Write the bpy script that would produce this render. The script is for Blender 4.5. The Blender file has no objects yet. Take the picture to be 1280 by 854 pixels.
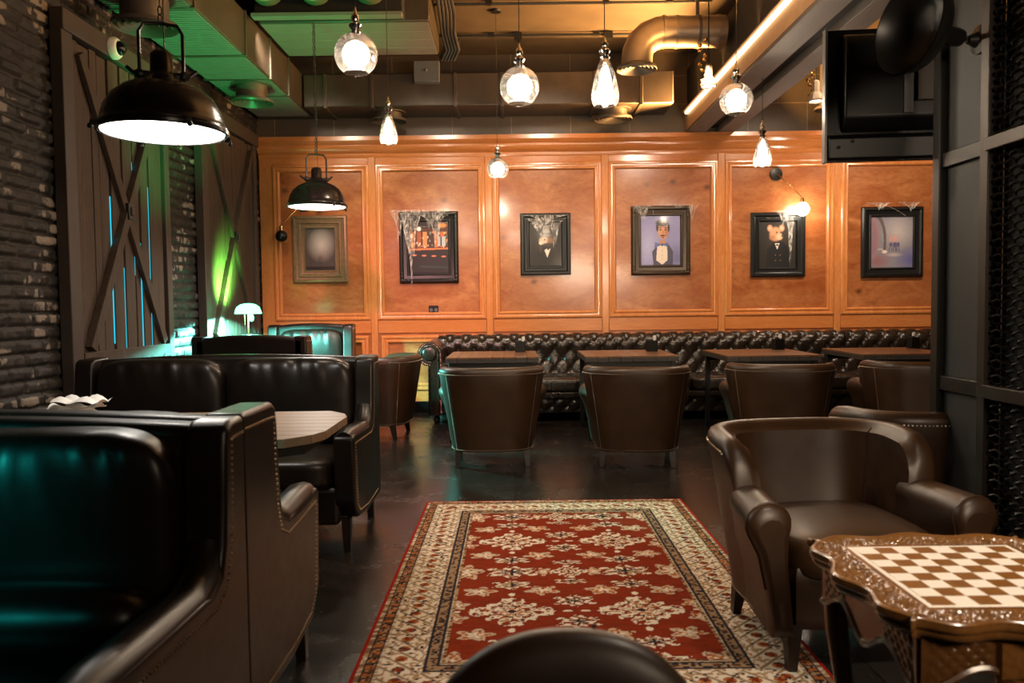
import bpy, math, random
import numpy as np
from mathutils import Vector, Matrix, Euler
random.seed(7); RNG = np.random.default_rng(11)
PI = math.pi
SC = bpy.context.scene
COL = SC.collection

# ------------------------------------------------------------------ mesh builder
class MB:
    def __init__(s): s.v = []; s.f = []; s.m = []; s.col = None
    def add(s, vs, fs, mi=0, M=None):
        b = len(s.v)
        if M is not None: vs = [tuple(M @ Vector(p)) for p in vs]
        s.v.extend([tuple(map(float, p)) for p in vs]); s.f.extend([tuple(b+i for i in f) for f in fs]); s.m.extend([mi]*len(fs)); return s
    def box(s, x0, x1, y0, y1, z0, z1, mi=0, M=None):
        vs = [(x0,y0,z0),(x1,y0,z0),(x1,y1,z0),(x0,y1,z0),(x0,y0,z1),(x1,y0,z1),(x1,y1,z1),(x0,y1,z1)]
        return s.add(vs, [(0,3,2,1),(4,5,6,7),(0,1,5,4),(1,2,6,5),(2,3,7,6),(3,0,4,7)], mi, M)
    def beam(s, p, q, w, t, up=(0,0,1), mi=0):
        p = Vector(p); q = Vector(q); d = (q-p).normalized(); u = Vector(up); r = d.cross(u).normalized(); u = r.cross(d)
        vs = []
        for c in (p, q):
            for a, b in ((-1,-1),(1,-1),(1,1),(-1,1)): vs.append(tuple(c + r*a*w/2 + u*b*t/2))
        return s.add(vs, [(0,1,2,3),(7,6,5,4),(0,4,5,1),(1,5,6,2),(2,6,7,3),(3,7,4,0)], mi)
    def taper(s, p, q, r0, r1, n=4, mi=0, ph=PI/4):
        return s.tube([p, q], [r0, r1], n, mi, ph=ph)
    def tube(s, pts, r, n=8, mi=0, closed=False, cap=True, ph=0):
        P = [Vector(p) for p in pts]; k = len(P)
        R = r if isinstance(r, (list, tuple, np.ndarray)) else [r]*k
        vs = []; fs = []; pu = None
        for i, p in enumerate(P):
            a = P[(i-1) % k] if (closed or i > 0) else p
            b = P[(i+1) % k] if (closed or i < k-1) else p
            d = (b-a)
            d = d.normalized() if d.length > 1e-9 else Vector((0,0,1))
            if pu is None: pu = Vector((0,0,1)) if abs(d.z) < .9 else Vector((1,0,0))
            x = d.cross(pu)
            x = x.normalized() if x.length > 1e-6 else d.orthogonal().normalized()
            y = x.cross(d).normalized(); pu = y
            for j in range(n):
                t = 2*PI*j/n + ph; vs.append(tuple(p + (x*math.cos(t) + y*math.sin(t))*R[i]))
        for i in range(k if closed else k-1):
            for j in range(n):
                a = i*n+j; b = i*n+(j+1) % n; c = ((i+1) % k)*n+(j+1) % n; d = ((i+1) % k)*n+j; fs.append((a,b,c,d))
        if cap and not closed: fs.append(tuple(range(n-1,-1,-1))); fs.append(tuple((k-1)*n+j for j in range(n)))
        return s.add(vs, fs, mi)
    def lathe(s, prof, n=32, mi=0, M=None, cap0=False, cap1=False):
        vs = []; fs = []; k = len(prof)
        for r, z in prof:
            for j in range(n): t = 2*PI*j/n; vs.append((r*math.cos(t), r*math.sin(t), z))
        for i in range(k-1):
            for j in range(n): fs.append((i*n+j, i*n+(j+1) % n, (i+1)*n+(j+1) % n, (i+1)*n+j))
        if cap0: fs.append(tuple(range(n-1,-1,-1)))
        if cap1: fs.append(tuple((k-1)*n+j for j in range(n)))
        return s.add(vs, fs, mi, M)
    def prism(s, poly, d0, d1, ax='x', mi=0):
        # poly of 2-D points in the plane normal to ax, swept from d0 to d1
        n = len(poly)
        def mk(a, b, d): return {'x': (d,a,b), 'y': (a,d,b), 'z': (a,b,d)}[ax]
        vs = [mk(a,b,d0) for a,b in poly] + [mk(a,b,d1) for a,b in poly]
        fs = [tuple(range(n)), tuple(range(2*n-1,n-1,-1))] + [(i, i+n, (i+1) % n+n, (i+1) % n) for i in range(n)]
        return s.add(vs, fs, mi)
    def grid(s, fn, nu, nv, cu=False, cv=False, mi=0):
        vs = [fn(i/(nu if cu else nu-1), j/(nv if cv else nv-1)) for i in range(nu) for j in range(nv)]; fs = []
        for i in range(nu if cu else nu-1):
            for j in range(nv if cv else nv-1):
                fs.append((i*nv+j, ((i+1) % nu)*nv+j, ((i+1) % nu)*nv+(j+1) % nv, i*nv+(j+1) % nv))
        return s.add(vs, fs, mi)
    def ball(s, c, r, n=8, k=5, mi=0, sc=(1,1,1)):
        M = Matrix.Translation(c) @ Matrix.Diagonal((sc[0], sc[1], sc[2], 1))
        return s.lathe([(max(r*math.sin(PI*i/k), 1e-5), -r*math.cos(PI*i/k)) for i in range(k+1)], n, mi, M)
    def cushion(s, c, h, n=6, res=12, fn=None, M=None, mi=0):
        # rounded pad: superellipsoid of exponent n, half sizes h
        vs = {}; L = []; fs = []
        def vid(i, j, k):
            key = (i,j,k)
            if key not in vs:
                p = np.array([math.tan((2*q/res-1)*PI/4) for q in key])
                w = (np.abs(p)**n).sum()**(1/n); p = p/w
                if fn is not None: p = np.array(fn(*p))
                vs[key] = len(L); L.append((c[0]+p[0]*h[0], c[1]+p[1]*h[1], c[2]+p[2]*h[2]))
            return vs[key]
        for a in range(res):
            for b in range(res):
                for w, fl in ((0,0),(res,1)):
                    for mk in (lambda x,y: (x,y,w), lambda x,y: (w,x,y), lambda x,y: (y,w,x)):
                        q = [vid(*mk(a,b)), vid(*mk(a+1,b)), vid(*mk(a+1,b+1)), vid(*mk(a,b+1))]
                        fs.append(tuple(q if fl else q[::-1]))
        return s.add(L, fs, mi, M)
    def build(s, name, mats, parent=None, bevel=0, seg=2, ang=35, flat=False, sub=0):
        me = bpy.data.meshes.new(name); me.from_pydata(s.v, [], s.f)
        for m in (mats if isinstance(mats, (list, tuple)) else [mats]): me.materials.append(m)
        me.polygons.foreach_set('material_index', s.m)
        if s.col is not None:
            at = me.color_attributes.new('Col', 'FLOAT_COLOR', 'POINT')
            at.data.foreach_set('color', np.concatenate([s.col, np.ones((len(s.col),1))], 1).astype(np.float32).ravel())
        me.update(); me.validate()
        if not flat:
            me.polygons.foreach_set('use_smooth', [True]*len(me.polygons)); me.set_sharp_from_angle(angle=math.radians(ang))
        o = bpy.data.objects.new(name, me); COL.objects.link(o)
        if parent is not None: o.parent = parent
        if bevel:
            b = o.modifiers.new('bevel', 'BEVEL'); b.width = bevel; b.segments = seg; b.limit_method = 'ANGLE'; b.angle_limit = math.radians(30)
        if sub:
            b = o.modifiers.new('sub', 'SUBSURF'); b.levels = sub; b.render_levels = sub
        return o

def tag(o, label, cat, group=None, kind=None):
    o['label'] = label; o['category'] = cat
    if group: o['group'] = group
    if kind: o['kind'] = kind
    return o
def root(name, label, cat, loc=(0,0,0), rz=0, group=None):
    o = bpy.data.objects.new(name, None); COL.objects.link(o); o.location = loc; o.rotation_euler = (0,0,rz)
    o.empty_display_size = .1
    return tag(o, label, cat, group)
def struct(o): o['kind'] = 'structure'; return o
def copy_tree(o, parent=None):
    c = o.copy(); COL.objects.link(c)
    if parent is not None: c.parent = parent
    for ch in list(o.children): copy_tree(ch, c)
    return c
def again(o, loc, rz, label, group=None):
    c = copy_tree(o); c.location = loc; c.rotation_euler = (0,0,rz); c['label'] = label
    if group: c['group'] = group
    return c

# ------------------------------------------------------------------ materials
class N:
    def __init__(s, name):
        s.mat = bpy.data.materials.new(name); s.mat.use_nodes = True; s.t = s.mat.node_tree; s.t.nodes.clear()
        s.out = s.t.nodes.new('ShaderNodeOutputMaterial')
    def n(s, ty, **k):
        x = s.t.nodes.new(ty)
        for a, v in k.items():
            if a.startswith('i_'):
                key = a[2:].replace('_', ' ')
                x.inputs[key].default_value = v
            else: setattr(x, a, v)
        return x
    def l(s, a, b): s.t.links.new(a, b)
    def coord(s, scale=(1,1,1), rot=(0,0,0), kind='Object'):
        c = s.n('ShaderNodeTexCoord'); m = s.n('ShaderNodeMapping'); m.inputs['Scale'].default_value = scale; m.inputs['Rotation'].default_value = rot
        s.l(c.outputs[kind], m.inputs['Vector']); return m.outputs['Vector']
    def noise(s, vec, scale, detail=4, rough=.55, dist=0):
        x = s.n('ShaderNodeTexNoise', i_Scale=scale, i_Detail=detail, i_Roughness=rough, i_Distortion=dist); s.l(vec, x.inputs['Vector']); return x.outputs['Fac']
    def ramp(s, fac, stops):
        r = s.n('ShaderNodeValToRGB'); e = r.color_ramp.elements
        while len(e) > 2: e.remove(e[-1])
        for i, (p, c) in enumerate(stops):
            if i < 2: q = e[i]; q.position = p
            else: q = e.new(p)
            q.color = (*c, 1) if len(c) == 3 else c
        s.l(fac, r.inputs['Fac']); return r.outputs['Color']
    def mix(s, fac, a, b, mode='MIX'):
        m = s.n('ShaderNodeMix', data_type='RGBA', blend_type=mode)
        for sock, val in ((m.inputs[0], fac), (m.inputs[6], a), (m.inputs[7], b)):
            if hasattr(val, 'links'): s.l(val, sock)
            else: sock.default_value = val if not isinstance(val, tuple) else (*val[:3], 1)
        return m.outputs[2]
    def bsdf(s, color, rough=.5, metal=0, spec=.5, coat=0, bump=None, bs=.2, bd=.01, emit=None, es=0, cr=.1):
        b = s.n('ShaderNodeBsdfPrincipled')
        for key, val in (('Base Color', color), ('Roughness', rough), ('Metallic', metal)):
            if hasattr(val, 'links'): s.l(val, b.inputs[key])
            else: b.inputs[key].default_value = (*val, 1) if isinstance(val, tuple) else val
        b.inputs['Specular IOR Level'].default_value = spec; b.inputs['Coat Weight'].default_value = coat; b.inputs['Coat Roughness'].default_value = cr
        if emit: b.inputs['Emission Color'].default_value = (*emit, 1); b.inputs['Emission Strength'].default_value = es
        if bump is not None:
            q = s.n('ShaderNodeBump'); q.inputs['Strength'].default_value = bs; q.inputs['Distance'].default_value = bd
            s.l(bump, q.inputs['Height']); s.l(q.outputs['Normal'], b.inputs['Normal'])
        s.l(b.outputs['BSDF'], s.out.inputs['Surface']); return s.mat

def plain(name, c, rough=.5, metal=0, spec=.5, var=.25, bs=.1, sc=30):
    n = N(name); v = n.coord(); f = n.noise(v, sc, 5)
    col = n.mix(f, tuple(x*(1-var) for x in c), tuple(min(1, x*(1+var)) for x in c))
    return n.bsdf(col, rough, metal, spec, bump=f, bs=bs, bd=.003)
def leather(name, c, c2, rough=.33, spec=.5, bs=.14):
    n = N(name); v = n.coord()
    big = n.noise(v, 3.5, 4, .6, .6); fine = n.noise(v, 160, 3, .6)
    vo = n.n('ShaderNodeTexVoronoi', feature='DISTANCE_TO_EDGE', i_Scale=220); n.l(v, vo.inputs['Vector'])
    cr = n.noise(v, 9, 6, .7, 1.2)
    col = n.mix(n.ramp(big, [(.35, (0,0,0)), (.7, (1,1,1))]), c, c2)
    ad = n.n('ShaderNodeMath', operation='MULTIPLY_ADD'); n.l(cr, ad.inputs[0]); ad.inputs[1].default_value = 1.6; n.l(fine, ad.inputs[2])
    rg = n.ramp(cr, [(.3, (rough-.03,)*3), (.7, (rough+.05,)*3)])
    return n.bsdf(col, rg, 0, spec, bump=ad.outputs[0], bs=bs, bd=.002)
def wood(name, c1, c2, c3, scale=(1,1,1), rough=.3, coat=.3, sc=3.0, spec=.5, bs=.05, knots=0, bl=0):
    n = N(name); v = n.coord(scale)
    a = n.noise(v, sc, 6, .6, 1.4); b = n.noise(v, sc*9, 4, .6, .5); c = n.noise(n.coord(), 1.3, 3, .6, .8)
    col = n.mix(n.ramp(a, [(.3, (0,0,0)), (.72, (1,1,1))]), c1, c2)
    col = n.mix(n.ramp(b, [(.42, (0,0,0)), (.8, (.55,.55,.55))]), col, c3)
    col = n.mix(n.ramp(c, [(.35, (0,0,0)), (.75, (.55,.55,.55))]), col, c1)
    if knots:
        vo = n.n('ShaderNodeTexVoronoi', i_Scale=2.3); n.l(n.coord((1,1,1.3)), vo.inputs['Vector'])
        col = n.mix(n.ramp(vo.outputs['Distance'], [(.02, (.75,.75,.75)), (.13, (0,0,0))]), col, tuple(x*.25 for x in c3))
    return n.bsdf(col, rough, 0, spec, coat, bump=b, bs=bs, bd=.003, cr=.14)
def emis(name, c, e):
    n = N(name); x = n.n('ShaderNodeEmission', i_Strength=e); x.inputs['Color'].default_value = (*c, 1); n.l(x.outputs[0], n.out.inputs['Surface']); return n.mat

M = {}
M['leather_black'] = leather('black_leather', (.0065,.0042,.0032), (.012,.0072,.005), .34, spec=.36, bs=.05)
M['leather_brown'] = leather('brown_leather', (.023,.0096,.0034), (.044,.0195,.0068), .40, bs=.10)
M['leather_sofa'] = leather('chesterfield_leather', (.010,.0063,.004), (.018,.0105,.006), .27, bs=.08)
M['nail'] = plain('antique_nail', (.55,.42,.28), .3, 1, sc=80)
M['nail_silver'] = plain('pale_nail', (.62,.52,.42), .35, 1, sc=80)
M['leg_dark'] = wood('dark_leg_wood', (.012,.007,.005), (.02,.012,.008), (.008,.005,.004), (4,4,1), .35, .1)
M['panel'] = wood('burl_panel_wood', (.27,.070,.016), (.52,.215,.078), (.13,.036,.009), (.9,1,1.9), .28, .5, 2.0, knots=1)
M['trim'] = wood('varnished_trim_wood', (.50,.175,.048), (.64,.27,.088), (.30,.088,.022), (6,6,1.0), .24, .7, 2.0)
M['rail'] = wood('varnished_rail_wood', (.48,.155,.040), (.60,.235,.072), (.28,.08,.02), (1,6,9), .24, .6, 2.0)
M['table_wood'] = wood('oiled_table_wood', (.14,.065,.03), (.21,.105,.05), (.07,.032,.015), (1,9,3), .34, .1, 3)
M['plank_wood'] = wood('pale_plank_wood', (.21,.135,.085), (.30,.20,.13), (.11,.068,.042), (1.2,10,3), .38, .1, 3)
M['edge_dark'] = plain('dark_table_edge', (.035,.03,.028), .5, sc=20)
M['black_metal'] = plain('black_metal', (.012,.011,.010), .38, .3, sc=40)
M['black_gloss'] = plain('black_gloss_metal', (.008,.007,.007), .2, .3, sc=15, bs=.02)
M['black_plastic'] = plain('black_plastic', (.004,.004,.0045), .45, 0, spec=.3, sc=60)
M['grey_plastic'] = plain('grey_plastic', (.10,.10,.105), .35, 0, sc=60)
M['white_plastic'] = plain('white_plastic', (.75,.74,.72), .35, 0, var=.05)
M['grey_metal'] = plain('steel_post', (.034,.027,.023), .45, .6, sc=12)
M['chrome'] = plain('chrome', (.75,.73,.70), .12, 1, var=.05, bs=.02)
M['brass'] = plain('brass', (.55,.34,.12), .25, 1, var=.15)
M['barn'] = wood('weathered_barn_wood', (.050,.032,.022), (.095,.064,.046), (.020,.013,.009), (7,9,.7), .72, 0, 2.2, .3, .5)
M['barn_frame'] = plain('brown_painted_frame', (.045,.030,.023), .6, sc=9)
M['concrete_dark'] = plain('dark_painted_concrete', (.085,.058,.036), .55, sc=4, var=.55, bs=.3)
M['duct'] = plain('painted_duct', (.055,.039,.027), .45, .2, sc=5, var=.6, bs=.25)
M['duct_pale'] = plain('pale_duct_board', (.15,.14,.125), .5, .1, sc=9, var=.15, bs=.2)
M['duct_round'] = plain('spiral_duct', (.30,.22,.15), .38, .6, sc=14, var=.2, bs=.2)
M['beam_pale'] = plain('pale_beam_board', (.40,.235,.12), .5, sc=12, var=.2)
M['beam_grey'] = wood('grey_beam_board', (.11,.095,.085), (.16,.14,.125), (.07,.06,.05), (5,.7,5), .6, 0, 3)
M['black_matte'] = plain('matte_black', (.006,.006,.006), .8, 0, sc=10)
M['panel_grey'] = plain('grey_plaster_board', (.021,.023,.027), .6, sc=9, var=.3, bs=.2)
M['carved_dark'] = wood('dark_carved_walnut', (.075,.031,.009), (.12,.052,.014), (.03,.012,.004), (2,5,2), .25, .4, 4)
M['carved'] = wood('carved_walnut', (.115,.047,.012), (.18,.08,.021), (.05,.02,.005), (2,5,2), .25, .4, 4)
M['board_light'] = plain('ivory_square', (.74,.68,.60), .3, 0, var=.06, bs=.02)
M['board_dark'] = wood('walnut_square', (.17,.066,.014), (.24,.105,.024), (.10,.038,.008), (4,1,1), .3, .2, 5)
M['gold_frame'] = plain('bronzed_frame', (.24,.16,.09), .3, .5, sc=25, var=.35)
M['black_frame'] = plain('black_frame', (.005,.005,.005), .38, 0, spec=.4, sc=30)
M['antique_frame'] = plain('antique_frame', (.040,.024,.012), .35, .3, sc=45, var=.7)
M['cord'] = plain('black_cord', (.012,.010,.009), .6)
M['vent_metal'] = plain('vent_metal', (.09,.07,.055), .45, .3, sc=12)
M['tile_dark'] = None
n = N('bulb_glow'); M['bulb'] = emis('bulb_glow_white', (1,.86,.68), 60)
M['diffuser'] = emis('lit_diffuser', (1,.93,.84), 9)
M['led'] = emis('led_strip_glow', (1,.66,.32), 4.5)
M['cyan_window'] = emis('cyan_lit_window', (.02,.55,.75), 1.3)
M['lamp_shade_green'] = emis('lit_green_glass', (.10,1,.45), 9)
def vcol(name, rough, bs=.0, spec=.4, sc=400, coat=0):
    n = N(name); a = n.n('ShaderNodeAttribute', attribute_name='Col'); f = n.noise(n.coord(), sc, 2)
    return n.bsdf(a.outputs['Color'], rough, 0, spec, coat, bump=f, bs=bs, bd=.004)
M['rug'] = vcol('woven_rug', .95, .8, .1, 500)
M['canvas'] = vcol('painted_canvas', .45, .1, .4, 300, .15)
def glass(name, tint=(1,1,1), trl=.10, rough=.03):
    n = N(name); t = n.n('ShaderNodeBsdfTransparent'); g = n.n('ShaderNodeBsdfGlossy'); g.inputs['Roughness'].default_value = rough
    t.inputs['Color'].default_value = (*tint, 1); tr = n.n('ShaderNodeBsdfTranslucent'); tr.inputs['Color'].default_value = (.9,.88,.85,1)
    lw = n.n('ShaderNodeLayerWeight', i_Blend=.35); m1 = n.n('ShaderNodeMixShader'); m2 = n.n('ShaderNodeMixShader')
    sp = n.ramp(n.noise(n.coord(), 60, 3), [(.45, (trl*.4,)*3), (.7, (trl*1.8,)*3)])
    n.l(sp, m1.inputs[0]); n.l(t.outputs[0], m1.inputs[1]); n.l(tr.outputs[0], m1.inputs[2])
    mu = n.n('ShaderNodeMath', operation='MULTIPLY'); n.l(lw.outputs['Fresnel'], mu.inputs[0]); mu.inputs[1].default_value = .9
    n.l(mu.outputs[0], m2.inputs[0]); n.l(m1.outputs[0], m2.inputs[1]); n.l(g.outputs[0], m2.inputs[2])
    n.l(m2.outputs[0], n.out.inputs['Surface']); return n.mat
M['glass'] = glass('globe_glass', trl=.20)
M['pane'] = glass('picture_glass', trl=.012, rough=.05)
def cobweb_mat():
    n = N('cobweb_gauze'); t = n.n('ShaderNodeBsdfTransparent'); d = n.n('ShaderNodeBsdfDiffuse'); d.inputs['Color'].default_value = (.85,.80,.74,1)
    tr = n.n('ShaderNodeBsdfTranslucent'); tr.inputs['Color'].default_value = (.7,.65,.6,1); a = n.n('ShaderNodeAddShader')
    f = n.noise(n.coord((1,1,.35)), 26, 6, .65, 1.5); r = n.ramp(f, [(.42, (.02,)*3), (.70, (.55,)*3)])
    m = n.n('ShaderNodeMixShader'); n.l(r, m.inputs[0]); n.l(t.outputs[0], m.inputs[1]); n.l(d.outputs[0], m.inputs[2]); n.l(m.outputs[0], n.out.inputs['Surface']); return n.mat
M['cobweb'] = cobweb_mat()
def brick_mat():
    n = N('painted_old_brick'); v = n.coord(); at = n.n('ShaderNodeAttribute', attribute_name='wear')
    a = n.noise(v, 4, 6, .65, .5); b = n.noise(v, 28, 5, .7); c = n.noise(v, 2.1, 5, .7, .3)
    col = n.mix(n.ramp(b, [(.35, (0,0,0)), (.7, (1,1,1))]), (.008,.006,.005), (.024,.018,.014))
    w = n.n('ShaderNodeMath', operation='MULTIPLY'); n.l(a, w.inputs[0]); n.l(c, w.inputs[1])
    w2 = n.n('ShaderNodeMath', operation='MULTIPLY_ADD'); n.l(b, w2.inputs[0]); w2.inputs[1].default_value = .35; n.l(w.outputs[0], w2.inputs[2])
    wm = n.n('ShaderNodeMath', operation='MULTIPLY_ADD'); n.l(b, wm.inputs[0]); wm.inputs[1].default_value = .9; n.l(at.outputs['Fac'], wm.inputs[2])
    col = n.mix(n.ramp(wm.outputs[0], [(.86, (0,0,0)), (1.02, (1,1,1))]), col, (.21,.17,.137))
    return n.bsdf(col, .62, 0, .4, bump=b, bs=.6, bd=.008)
M['brick'] = brick_mat()
def block_mat():
    n = N('dark_glazed_block'); v = n.coord((1,1,1), (PI/2,0,0))
    br = n.n('ShaderNodeTexBrick', i_Scale=1.0, i_Mortar_Size=.004, i_Mortar_Smooth=.2); br.inputs['Brick Width'].default_value = .68; br.inputs['Row Height'].default_value = .32
    br.inputs['Color1'].default_value = (.10,.070,.045,1); br.inputs['Color2'].default_value = (.075,.055,.038,1); br.inputs['Mortar'].default_value = (.26,.20,.14,1)
    n.l(v, br.inputs['Vector']); f = n.noise(n.coord(), 6, 5, .6)
    col = n.mix(n.ramp(f, [(.3, (0,0,0)), (.8, (.6,.6,.6))]), br.outputs['Color'], (.05,.037,.026))
    return n.bsdf(col, .42, 0, .5, bump=f, bs=.2, bd=.01)
M['block'] = block_mat()
def floor_mat():
    n = N('scuffed_black_tile'); v = n.coord()
    br = n.n('ShaderNodeTexBrick', i_Scale=1.0, i_Mortar_Size=.003); br.offset = 0; br.inputs['Brick Width'].default_value = .6; br.inputs['Row Height'].default_value = .6
    br.inputs['Color1'].default_value = (.016,.013,.011,1); br.inputs['Color2'].default_value = (.022,.018,.015,1); br.inputs['Mortar'].default_value = (.004,.004,.004,1)
    n.l(v, br.inputs['Vector'])
    a = n.noise(v, 3, 6, .7, .4); s1 = n.noise(n.coord((3.2,60,1), (0,0,.5)), 3.2, 5, .7, .6); s2 = n.noise(n.coord((52,2.6,1), (0,0,.9)), 3.2, 5, .7, .6)
    sc = n.n('ShaderNodeMath', operation='MAXIMUM'); n.l(s1, sc.inputs[0]); n.l(s2, sc.inputs[1])
    m = n.ramp(sc.outputs[0], [(.665, (0,0,0)), (.70, (.8,.8,.8))]); m2 = n.ramp(a, [(.38, (.1,.1,.1)), (.62, (1,1,1))])
    mm = n.mix(1.0, m, m2, 'MULTIPLY')
    col = n.mix(mm, br.outputs['Color'], (.24,.20,.165)); rg = n.mix(m2, (.15,.15,.15), (.30,.30,.30))
    return n.bsdf(col, rg, 0, .5, bump=sc.outputs[0], bs=.12, bd=.004)
M['floor'] = floor_mat()

# ------------------------------------------------------------------ setting
XL, XR, YB, YF, ZC = -2.9, 5.6, 9.3, -3.0, 4.1
struct(MB().box(XL-.2, XR+.2, YF-.2, YB+.2, -.12, 0).build('floor', M['floor']))
struct(MB().box(XL-.2, XR+.2, YF-.2, YB+.2, ZC, ZC+.12).build('ceiling', M['concrete_dark']))
struct(MB().box(XL-.2, XR+.2, YB, YB+.15, 0, ZC).build('wall_back', M['block']))
struct(MB().box(XR, XR+.15, YF, YB, 0, ZC).build('wall_right', M['concrete_dark']))
struct(MB().box(XL-.2, XR+.2, YF-.15, YF, 0, ZC).build('wall_front', M['concrete_dark']))
# left wall: bricks as a relief
def brick_wall():
    y0, y1, dz = 2.6, YB, .0115
    ny, nz = int((y1-y0)/dz), int(ZC/dz)
    ys = np.linspace(y0, y1, ny); zs = np.linspace(0, ZC, nz); Y, Z = np.meshgrid(ys, zs, indexing='ij')
    rh, bw = .082, .245
    row = np.floor(Z/rh + .06*np.sin(Y*1.3)); yy = Y/bw + .5*(row % 2) + .15*np.sin(row*7.7); colm = np.floor(yy)
    fz = Z/rh + .06*np.sin(Y*1.3) - row; fy = yy-colm
    hsh = np.modf(np.abs(np.sin(row*12.9898+colm*78.233)*43758.5453))[0]
    ez = np.minimum(fz, 1-fz)*rh; ey = np.minimum(fy, 1-fy)*bw
    e = np.clip((np.minimum(ez, ey*1.0)-.006)/.011, 0, 1); e = e*e*(3-2*e)
    def vn(Y, Z, s):
        g = RNG.random((400, 400)); a = Y*s; b = Z*s; i = np.floor(a).astype(int) % 399; j = np.floor(b).astype(int) % 399; u = a-np.floor(a); w = b-np.floor(b)
        u = u*u*(3-2*u); w = w*w*(3-2*w)
        return (g[i,j]*(1-u)+g[i+1,j]*u)*(1-w)+(g[i,j+1]*(1-u)+g[i+1,j+1]*u)*w
    nz_ = vn(Y,Z,9)*.5+vn(Y,Z,22)*.3+vn(Y,Z,45)*.25
    h = -.023 + e*(.012+.020*hsh) + (nz_-.5)*.026*(.5+.5*e)
    h = np.minimum(h, .012)
    wear = np.clip((vn(Y,Z,2.2)*.42+vn(Y,Z,8)*.36+vn(Y,Z,19)*.30+hsh*.12-.555)*3.0, 0, 1)*e*.8
    P = np.stack([XL-.012+h, Y, Z], -1).reshape(-1, 3)
    idx = np.arange(ny*nz).reshape(ny, nz)
    F = np.stack([idx[:-1,:-1], idx[1:,:-1], idx[1:,1:], idx[:-1,1:]], -1).reshape(-1, 4)
    me = bpy.data.meshes.new('wall_left'); me.vertices.add(len(P)); me.vertices.foreach_set('co', P.astype(np.float32).ravel())
    me.loops.add(F.size); me.loops.foreach_set('vertex_index', F.astype(np.int32).ravel())
    me.polygons.add(len(F)); me.polygons.foreach_set('loop_start', np.arange(0, F.size, 4, dtype=np.int32))
    me.polygons.foreach_set('use_smooth', np.ones(len(F), bool)); me.update(calc_edges=True); me.materials.append(M['brick'])
    wa = me.attributes.new('wear', 'FLOAT', 'POINT'); wa.data.foreach_set('value', wear.astype(np.float32).ravel())
    o = bpy.data.objects.new('wall_left', me); COL.objects.link(o); struct(o)
    b = MB().box(XL-.2, XL-.04, YF, YB, 0, ZC).box(XL-.05, XL-.012, YF, y0, 0, ZC).build('brick_backing', M['brick'], o); b['kind'] = 'structure'
brick_wall()

# back panelling
def frame_mould(mb, x0, x1, z0, z1, yw, prof, mi=0):
    # mitred moulding on the wall plane y = yw, profile of (inset, projection)
    k = len(prof); vs = []; fs = []
    for ins, pr in prof:
        for (x, z) in ((x0+ins, z0+ins), (x1-ins, z0+ins), (x1-ins, z1-ins), (x0+ins, z1-ins)): vs.append((x, yw-pr, z))
    for i in range(k-1):
        for j in range(4): fs.append((i*4+j, i*4+(j+1) % 4, (i+1)*4+(j+1) % 4, (i+1)*4+j))
    mb.add(vs, fs, mi)
PR = [(0,0),(0,.022),(.012,.034),(.028,.036),(.034,.024),(.048,.020),(.060,.030),(.072,.032),(.082,.022),(.088,.004),(.088,0)]
stx = [-1.61+1.337*i for i in range(6)]
edges = [XL+.0] + stx + [XR]
yw = YB-.03
pb = MB().box(XL, XR, yw, YB, .13, 2.98); struct(pb.build('trim_1', M['panel']))
t2 = MB(); t3 = MB(); t4 = MB()
for sx in stx: t2.box(sx-.038, sx+.038, yw-.022, yw, .13, 2.95)
t2.box(XL, XL+.15, yw-.018, yw, .13, 2.95)
for i in range(len(edges)-1):
    a, b = edges[i], edges[i+1]
    a2 = a+(.15 if i == 0 else .042); b2 = b-(.042 if i < len(edges)-2 else 0)
    t3.box(a2, b2, yw-.016, yw, 2.865, 2.95); t3.box(a2, b2, yw-.016, yw, .93, 1.085); t3.box(a2, b2, yw-.016, yw, .13, .25)
    frame_mould(t4, a2-.004, b2+.004, 1.08, 2.87, yw, PR); frame_mould(t4, a2+.03, b2-.03, .26, .90, yw, PR)
struct(t2.build('trim_2', M['trim'], bevel=.004)); struct(t3.build('trim_3', M['rail'], bevel=.003)); struct(t4.build('trim_4', M['trim'], ang=25))
prof = [(0,2.94),(-.02,2.94),(-.028,2.965),(-.028,2.985),(-.05,3.0),(-.075,3.03),(-.085,3.06),(-.085,3.075),(-.115,3.10),(-.13,3.12),(-.13,3.165),(0,3.165)]
struct(MB().prism([(yw+a, z) for a, z in prof], XL, XR, 'x').build('trim_5', M['rail'], ang=25))
struct(MB().box(XL, XR, yw-.03, yw, 0, .115).box(XL, XR, yw-.04, yw, .115, .135).build('baseboard_back', M['black_gloss'], bevel=.004))
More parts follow.
